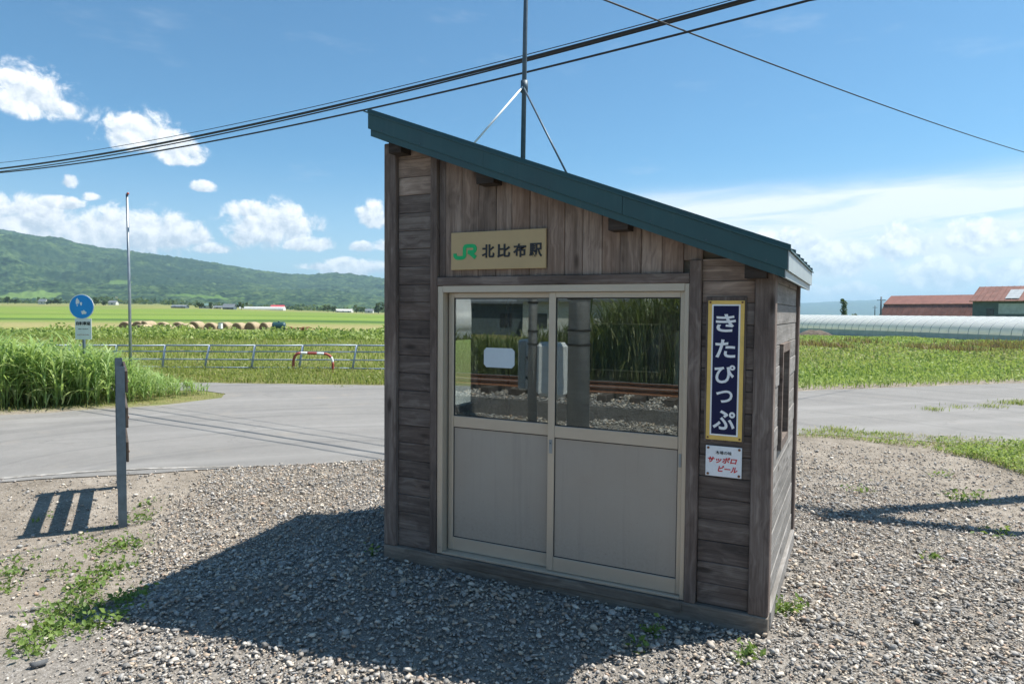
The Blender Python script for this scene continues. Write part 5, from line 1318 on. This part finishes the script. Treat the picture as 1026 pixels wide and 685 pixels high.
for lev in range(4):                                     # arching leaves up the stems
    idx = r.integers(0, s1, 3000); f = r.uniform(0.02+0.2*lev, 0.30+0.22*lev, len(idx)); Q = P[idx].copy(); Q[:, 2] += hx[idx]*f
    parts.append(blades(Q, np.clip(hx[idx], .3, 2)*r.uniform(.45, .8, len(idx)), r.uniform(.022, .052, len(idx))*np.clip(hx[idx]/1.0, .5, 1), r.uniform(0.55, 1.5, len(idx)), 90+lev))
stuff('reed_bed', parts, M['reed'], 'tall green reeds filling the corner between the two roads', 'reeds')
# grass skirt along the reeds and the road edge
x, y, r = fill(corner, 12000, 72); parts = [blades(ground_pts(x, y), r.uniform(.12, .34, len(x)), r.uniform(.008, .016, len(x)), r.uniform(.2, .9, len(x)), 101, 2)]
skirt = [along(-14, 5.6), g2(0, 415), g2(120, 408), g2(180, 403), g2(222, 398), g2(226, 395), g2(205, 394.3), g2(165, 400.3), g2(110, 405.3), g2(0, 411.2), along(-14, 5.95)]
x, y, r = fill(skirt, 22000, 73); kk = r.uniform(0, 1, len(x)) < 0.30; x, y = x[kk], y[kk]
parts.append(blades(ground_pts(x, y), r.uniform(.05, .16, len(x)), r.uniform(.006, .012, len(x)), r.uniform(.2, .9, len(x)), 102, 2))
straw_skirt = fill(skirt, 16000, 74)
stuff('roadside_grass', parts, M['grass'], 'short grass along the road edge in front of the reeds', 'grass')

x, y, r = straw_skirt
stuff('roadside_straw', [blades(ground_pts(x, y), r.uniform(.03, .09, len(x)), r.uniform(.006, .012, len(x)), r.uniform(.4, 1.2, len(x)), 103, 2)], M['straw'], 'dry tan grass at the kerbless edge of the left road', 'grass')
# verge under the pipe fence, meadow behind it, hedge row and mown field
def band(v0, v1, u0, u1, n, seed):
    """points uniform in a field strip given by depth and side distance from the camera's foot"""
    r = np.random.default_rng(seed); v = np.sqrt(r.uniform(v0*v0, v1*v1, n)); u = r.uniform(u0, u1, n)*v
    return CAM[0]+FH[0]*v+RH[0]*u, CAM[1]+FH[1]*v+RH[1]*u, v, r
far_s = np.array(g2(300, 385)); v_edge = float(depth_lat(*far_s)[0])
x, y, v, r = band(v_edge-0.3, FD+2.0, -0.86, -0.10, 26000, 111)
ve = np.interp(project(np.stack([x, y, 0*x-.2], 1))[0], [0, 200, 300, 383], [float(depth_lat(*g2(p, q))[0]) for p, q in ((0, 381), (200, 383.5), (300, 385), (383, 386))])
k = v > ve+0.1; x, y, v = x[k], y[k], v[k]; cl = fbm(x*0.9, y*0.9, 3, 63)
parts = [blades(ground_pts(x, y), (0.06+0.26*cl)*r.uniform(.5, 1.1, len(x)), r.uniform(.012, .026, len(x)), r.uniform(.2, .8, len(x)), 112, 2)]
q = r.uniform(0, 1, len(x)) < 0.35; P = ground_pts(x[q], y[q]); P[:, 2] += r.uniform(.02, .24, len(P))*cl[q]*1.3
parts.append(leaves(P, r.uniform(.03, .085, len(P)), 113))
stuff('fence_verge', parts, M['grass'], 'weeds and grass growing along the foot of the pipe fence', 'weeds')
x, y, v, r = band(FD+1.0, 60, -0.88, -0.12, 52000, 115); cl = fbm(x*0.35, y*0.35, 3, 64)
parts = [blades(ground_pts(x, y), (0.10+0.30*cl)*r.uniform(.5, 1.2, len(x)), r.uniform(.02, .05, len(x)), r.uniform(.2, .8, len(x)), 116, 2)]
stuff('meadow', parts, M['grass'], 'rough meadow grass between the pipe fence and the hay bales', 'grass')
x, y, v, r = band(42, 50, -0.9, -0.12, 15000, 117); cl = fbm(x*0.5, y*0.5, 3, 65); P = ground_pts(x, y); P[:, 2] += r.uniform(.0, .75, len(x))*np.clip(cl*1.6-.1, 0.15, 1.2)
parts = [leaves(P, r.uniform(.10, .28, len(x)), 118), blades(ground_pts(x[:5000], y[:5000]), .3+.5*cl[:5000], r.uniform(.02, .05, 5000), r.uniform(.1, .5, 5000), 119, 2)]
stuff('field_edge_weeds', parts, M['weed'], 'row of dark green weeds in front of the hay bales', 'weeds')

# right-hand meadow with brown patches
x, y, v, r = band(15.5, 58, 0.36, 0.95, 95000, 121); k = (road_s(x, y) > 5.75) & (((x-g0[0])*gn[0]+(y-g0[1])*gn[1]) < -0.6); x, y, v = x[k], y[k], v[k]
cl = fbm(x*0.30, y*0.30, 4, 66); P = ground_pts(x, y); top = (0.12+0.50*cl)*np.clip(v/26, .75, 1.15); P[:, 2] += top*r.uniform(.15, 1.0, len(x))
mk_ = (fbm(x*0.16, y*0.16, 3, 69)+r.normal(0, .07, len(x))) > 0.52; mk_ &= (v > 21) & (v < 40)
lowv = np.clip(1.25-(v-17)/38.0, .35, 1); P[:, 2] = gz(x, y)+(P[:, 2]-gz(x, y))*lowv
sz_ = r.uniform(.045, .12, len(x))*np.clip(v/24, .8, 1.7); parts = [leaves(P[~mk_], sz_[~mk_], 122)]; pale_parts = [leaves(P[mk_], sz_[mk_], 124)]; top = top*lowv
k2 = r.uniform(0, 1, len(x)) < 0.45; parts.append(blades(ground_pts(x[k2], y[k2]), top[k2]*r.uniform(.7, 1.4, k2.sum()), r.uniform(.015, .035, k2.sum()), r.uniform(.1, .7, k2.sum()), 123, 2))
stuff('pale_meadow_weeds', pale_parts, M['pale_weed'], 'paler yellowish weeds mixed into the right-hand meadow', 'weeds')
stuff('meadow_weeds', parts, M['weed'], 'bright green leafy weeds covering the ground beyond the right-hand road', 'weeds')
parts = []
for (px, py, wpx, n) in [(824, 351, 18, 500), (950, 357, 30, 900), (990, 353, 24, 800), (862, 347, 16, 260), (1014, 349, 20, 360)]:
    c = ag(px, py); dd = float((c-CAM)@FW); r = np.random.default_rng(int(px)); u = r.normal(0, wpx/2/FPX*dd, n); vv = r.normal(0, 1.6, n)
    x = c[0]+RH[0]*u+FH[0]*vv; y = c[1]+RH[1]*u+FH[1]*vv; kk = road_s(x, y) > 5.9; x, y = x[kk], y[kk]; n = len(x)
    parts.append(blades(ground_pts(x, y), r.uniform(.40, .78, n), r.uniform(.025, .06, n), r.uniform(.05, .6, n), int(px)+1, 2))
stuff('dry_weeds', parts, M['dry'], 'patches of brown dead stalks among the green weeds at right', 'weeds')

# verge between the gravel and the right-hand road, weeds in the gravel
vp = [g2(800, 430, -.1), g2(870, 433.5, -.1), g2(960, 438, -.1), g2(1090, 446, -.1), g2(1090, 500, -.1), g2(1026, 476, -.1), g2(985, 462, -.1), g2(920, 449, -.1), g2(850, 440.5, -.1), g2(800, 437.5, -.1)]
x, y, r = fill(vp, 30000, 131); pxx = project(np.stack([x, y, 0*x], 1))[0]; cl = fbm(x*1.5, y*1.5, 3, 67); k = r.uniform(0, 1, len(x)) < np.clip((pxx-800)/190, .12, 1)*np.clip(cl*3.0-.95, 0.06, 1); x, y, cl = x[k], y[k], cl[k]
P = ground_pts(x, y); P[:, 2] += r.uniform(.01, .13, len(x))*cl*np.clip((pxx[k]-780)/160, .4, 1.5)
parts = [leaves(P, r.uniform(.018, .05, len(x)), 132, .9)]
q = r.uniform(0, 1, len(x)) < .55; parts.append(blades(ground_pts(x[q], y[q]), r.uniform(.04, .13, q.sum()), r.uniform(.005, .011, q.sum()), r.uniform(.2, .9, q.sum()), 133, 2))
stuff('verge_clover', parts, M['weed'], 'clover and grass between the gravel and the right-hand road', 'weeds')
x, y, r = fill(vp, 14000, 134); k = r.uniform(0, 1, len(x)) < .7; x, y = x[k], y[k]
stuff('verge_dry_grass', [blades(ground_pts(x, y), r.uniform(.03, .10, len(x)), r.uniform(.005, .010, len(x)), r.uniform(.4, 1.1, len(x)), 135, 2)], M['straw'], 'dry straw-coloured grass at the edge of the right-hand road', 'grass')
parts = []; spots = [(140, 520, 14, 260), (120, 548, 22, 500), (105, 575, 26, 600), (85, 590, 20, 420), (75, 612, 34, 900), (55, 632, 30, 800), (100, 625, 24, 500), (130, 600, 22, 420), (32, 650, 20, 260), (12, 575, 16, 200), (5, 590, 14, 160), (60, 575, 14, 120), (20, 560, 12, 90), (785, 612, 12, 260), (800, 610, 8, 80), (750, 655, 10, 110), (742, 662, 6, 60), (372, 555, 8, 70), (960, 500, 14, 160), (975, 497, 16, 160), (860, 492, 14, 110), (945, 478, 14, 100), (655, 635, 10, 90), (640, 650, 8, 60), (1000, 535, 16, 100), (935, 560, 10, 60), (80, 540, 14, 70), (45, 520, 10, 40), (150, 505, 10, 90)]
lv = []
for i, (px, py, wpx, n) in enumerate(spots):
    c = ag(px, py); dd = float((c-CAM)@FW); r = np.random.default_rng(900+i); s = wpx/FPX*dd
    x = c[0]+r.normal(0, s*0.55, n); y = c[1]+r.normal(0, s*0.55, n); P = ground_pts(x, y); n_ = int(n*.27); x, y, P = x[:n_], y[:n_], P[:n_]; n = n_; P[:, 2] += np.abs(r.normal(0.015, .030, n))
    parts.append(leaves(P, r.uniform(.018, .052, n), 950+i, .6)); kk = n//3
    parts.append(blades(ground_pts(x[:kk], y[:kk]), r.uniform(.03, .10, kk), r.uniform(.004, .008, kk), r.uniform(.3, 1.0, kk), 990+i, 2))
stuff('gravel_weeds', parts, M['hedge'], 'small green weeds sprouting at the edge of the gravel', 'weeds')
# tufts on the asphalt edge at far right
parts = []
for i, (px, py, wpx, n) in enumerate([(935, 411, 10, 120), (960, 409, 14, 60), (992, 408, 12, 120), (1018, 405, 16, 300), (1040, 404, 18, 300), (838, 432, 12, 160), (345, 388, 4, 20)]):
    c = ag(px, py); dd = float((c-CAM)@FW); r = np.random.default_rng(1900+i); s = wpx/FPX*dd; x = c[0]+RH[0]*r.normal(0, s*.6, n)+FH[0]*r.normal(0, .15, n); y = c[1]+RH[1]*r.normal(0, s*.6, n)+FH[1]*r.normal(0, .15, n)
    parts.append(blades(ground_pts(x, y, .01), r.uniform(.04, .12, n), r.uniform(.008, .014, n), r.uniform(.3, 1.0, n), 1990+i, 2))
stuff('road_tufts', parts, M['grass'], 'small grass tufts growing through the right-hand asphalt', 'grass')

# earth heaps on the right
def heap(px, py, wpx, hpx, label, seed):
    c = ag(px, py); dd = float((c-CAM)@FW); w = wpx/FPX*dd/2; h = hpx/FPX*dd; n = 22; V = []; F = []
    for i in range(n+1):
        for j in range(n+1):
            a = (i/n*2-1); b = (j/n*2-1); rr = math.hypot(a, b); k = max(0, 1-rr*rr)
            z = h*k*(0.55+0.9*float(fbm(np.array(a*2.5+seed), np.array(b*2.5), 4, seed)))-0.15*(1-k); V.append((a*w*RH[0]+b*w*.6*FH[0], a*w*RH[1]+b*w*.6*FH[1], z))
    for i in range(n):
        for j in range(n): F.append((i*(n+1)+j, (i+1)*(n+1)+j, (i+1)*(n+1)+j+1, i*(n+1)+j+1))
    o = tag(link('earth_heap', mesh_np('earth_heap', V, F), M['earth']), label, 'earth heap', 'earth heaps by the greenhouse'); o.location = (c[0], c[1], float(gz(c[0], c[1])))
M['earth'] = paint('turned_earth', (0.11, 0.085, 0.065), 0.95, 0, 0.45, 3.0, 0.9)
heap(816, 337.0, 44, 6.0, 'heap of brown earth and stones just right of the shelter', 3)
heap(1000, 341.5, 30, 7.0, 'small dark earth heap in front of the greenhouse at right', 5)

# ------------------------------------------------------------------ the railway behind the camera, which the glass reflects
def fill_box(x0, x1, y0, y1, n, seed):
    r = np.random.default_rng(seed); return r.uniform(x0, x1, n), r.uniform(y0, y1, n), r
prism('ballast_bed', [(-30, -8.1), (12, -8.1), (12, -11.6), (-30, -11.6)], 'z', -0.3, 0.06, paint('ballast_bed_fines', (0.16, 0.15, 0.14), 0.95, 0, 0.7, 30.0, 0.8))
tag(bpy.data.objects['ballast_bed'], kind='structure')
trk = tag(empty('railway_track', (0, -9.75, 0.06)), 'single railway track running past the front of the shelter', 'railway track')
for yy in (-0.55, 0.55):
    rl = prism('rail', [(yy-0.055, 0.14), (yy+0.055, 0.14), (yy+0.055, 0.15), (yy+0.010, 0.165), (yy+0.010, 0.225), (yy+0.032, 0.235), (yy+0.032, 0.262), (yy-0.032, 0.262), (yy-0.032, 0.235), (yy-0.010, 0.225), (yy-0.010, 0.165), (yy-0.055, 0.15)], 'x', -30, 12, M['rust'], trk)
    hd = prism('rail_head', [(yy-0.030, 0.2625), (yy+0.030, 0.2625), (yy+0.024, 0.268), (yy-0.024, 0.268)], 'x', -30, 12, M['rail_head'], trk); hd.parent = rl
ms = None
for k in range(62):
    if ms is None: ms = box_mesh('sleeper', 0.2, 2.1, 0.14, 0.01)
    s_ = link('sleeper', ms, M['sleeper'], trk); s_.location = (-29.5+k*0.67, 0, 0.07)
x, y, r = fill_box(-14, 4.5, -12.4, -4.6, 24000, 141); k = (np.hypot(x+.2, y+4.7) > .2) & (((y < -7.6)) | (r.uniform(0, 1, len(x)) < .55)); x, y = x[k], y[k]
sz = np.clip(r.lognormal(math.log(.07), .25, len(x)), .03, .13); zz_ = np.where((y < -8.1) & (y > -11.6), 0.06, gz(x, y)); V, F = stones(np.stack([x, y, zz_+sz*.2], 1), sz, 20, 142, 'cube')
tag(link('ballast', mesh_np('ballast', V, F), M['gravel']), 'grey ballast stones along the railway track', 'ballast', kind='stuff')
x, y, r = fill_box(-24, 8, -16.5, -12.6, 7000, 143); hh_ = (1.50+1.40*smooth01(x, -4.6, -2.6))*(.6+.7*fbm(x*.7, y*.7, 3, 68)); P = ground_pts(x, y); parts = [blades(P, hh_, r.uniform(.02, .035, len(x)), r.uniform(.05, .4, len(x)), 144)]
for lev in range(2):
    Q = P.copy(); Q[:, 2] += hh_*r.uniform(.15+.3*lev, .5+.3*lev, len(x)); parts.append(blades(Q, hh_*r.uniform(.3, .5, len(x)), r.uniform(.03, .06, len(x)), r.uniform(.4, 1.2, len(x)), 145+lev))
stuff('trackside_reeds', parts, leaf_mat('trackside_reed_leaves', [(0.045, 0.075, 0.022), (0.085, 0.125, 0.038), (0.14, 0.175, 0.065), (0.26, 0.25, 0.13)], .35), 'tall green reeds on the far side of the railway track', 'reeds')
conc_pole('utility_pole', -0.42, -4.95, 8.5, 0.165, 0.12, 'thick concrete pole by the track, mirrored in the right door pane', False)
sp_ = conc_pole('utility_pole', -1.45, -5.55, 6.5, 0.075, 0.06, 'thin grey pole with a cabinet by the track, mirrored in the left pane', False)
box('cabinet', (-0.36, -0.55, 0.80), (-0.20, -0.2, 1.62), M['white'], sp_, 0.03); box('cabinet_door', (-0.345, -0.199, 0.83), (-0.215, -0.185, 1.59), M['roof_grey'], sp_, 0.01)
box('relay_box', (0.09, -0.25, 0.75), (0.55, 0.1, 1.60), M['white'], sp_, 0.06)
for zz_ in (1.02, 1.34): tube('cable_tie', [(-0.22, -0.25, zz_), (-0.1, -0.09, zz_-0.03), (0.1, 0.0, zz_)], 0.02, M['black'], sp_, 6)
greenhouse('greenhouse', (-26, -46), (-56, -27), 7.0, 3.3, 8, 'white tunnel greenhouse across the track, mirrored in the left pane', far=True)
def back_house(x, y, w, d, H, wall, roof_m, label):
    o = tag(empty('house', (x, y, float(gz(x, y, False))-.2)), label, 'house'); he = H*.55
    prism('wall', [(-w/2, -d/2), (w/2, -d/2), (w/2, d/2), (-w/2, d/2)], 'z', -.4, he, wall, o); prism('gable', [(-d/2, he+.001), (d/2, he+.001), (0, H-.15)], 'x', -w/2+.02, w/2-.02, wall, o)
    for s in (-1, 1): prism('roof_slope', [(s*(d/2+.5), he-.25), (0, H-.12), (0, H+.06), (s*(d/2+.5), he-.05)], 'x', -w/2-.35, w/2+.35, roof_m, o)
    for k in range(3): box('window', (-w/2+w*(k+.5)/3-.6, d/2-.02, 1.0), (-w/2+w*(k+.5)/3+.6, d/2+.05, 2.2), M['far_glass'], o, 0)
back_house(-44, -62, 12, 8, 5.5, M['house_white'], M['house_red'], 'red-roofed house across the track, mirrored in the left pane')
back_house(-30, -56, 14, 9, 6.0, M['barn_wall'], M['house_grey'], 'dark grey barn across the track, mirrored in the left pane')
back_house(-17, -52, 10, 8, 6.2, M['house_white'], M['house_grey'], 'white house with grey roof across the track, mirrored in the left pane')

# ------------------------------------------------------------------ haze in the air
hm = bpy.data.materials.new('haze_air'); hm.use_nodes = True; t = NT(hm.node_tree); t.n.clear()
out = t.node('ShaderNodeOutputMaterial'); pv = t.node('ShaderNodeVolumePrincipled'); t.l.new(pv.outputs[0], out.inputs['Volume'])
pv.inputs['Color'].default_value = rgb(0.54, 0.81, 1.0); pv.inputs['Density'].default_value = 1.2e-4; pv.inputs['Anisotropy'].default_value = 0.2
o = prism('haze', [(-17000, -21000), (17000, -21000), (17000, 21000), (-17000, 21000)], 'z', -3.5, 500.0, hm); tag(o, 'pale summer haze fading the hills to blue', 'haze', kind='stuff')
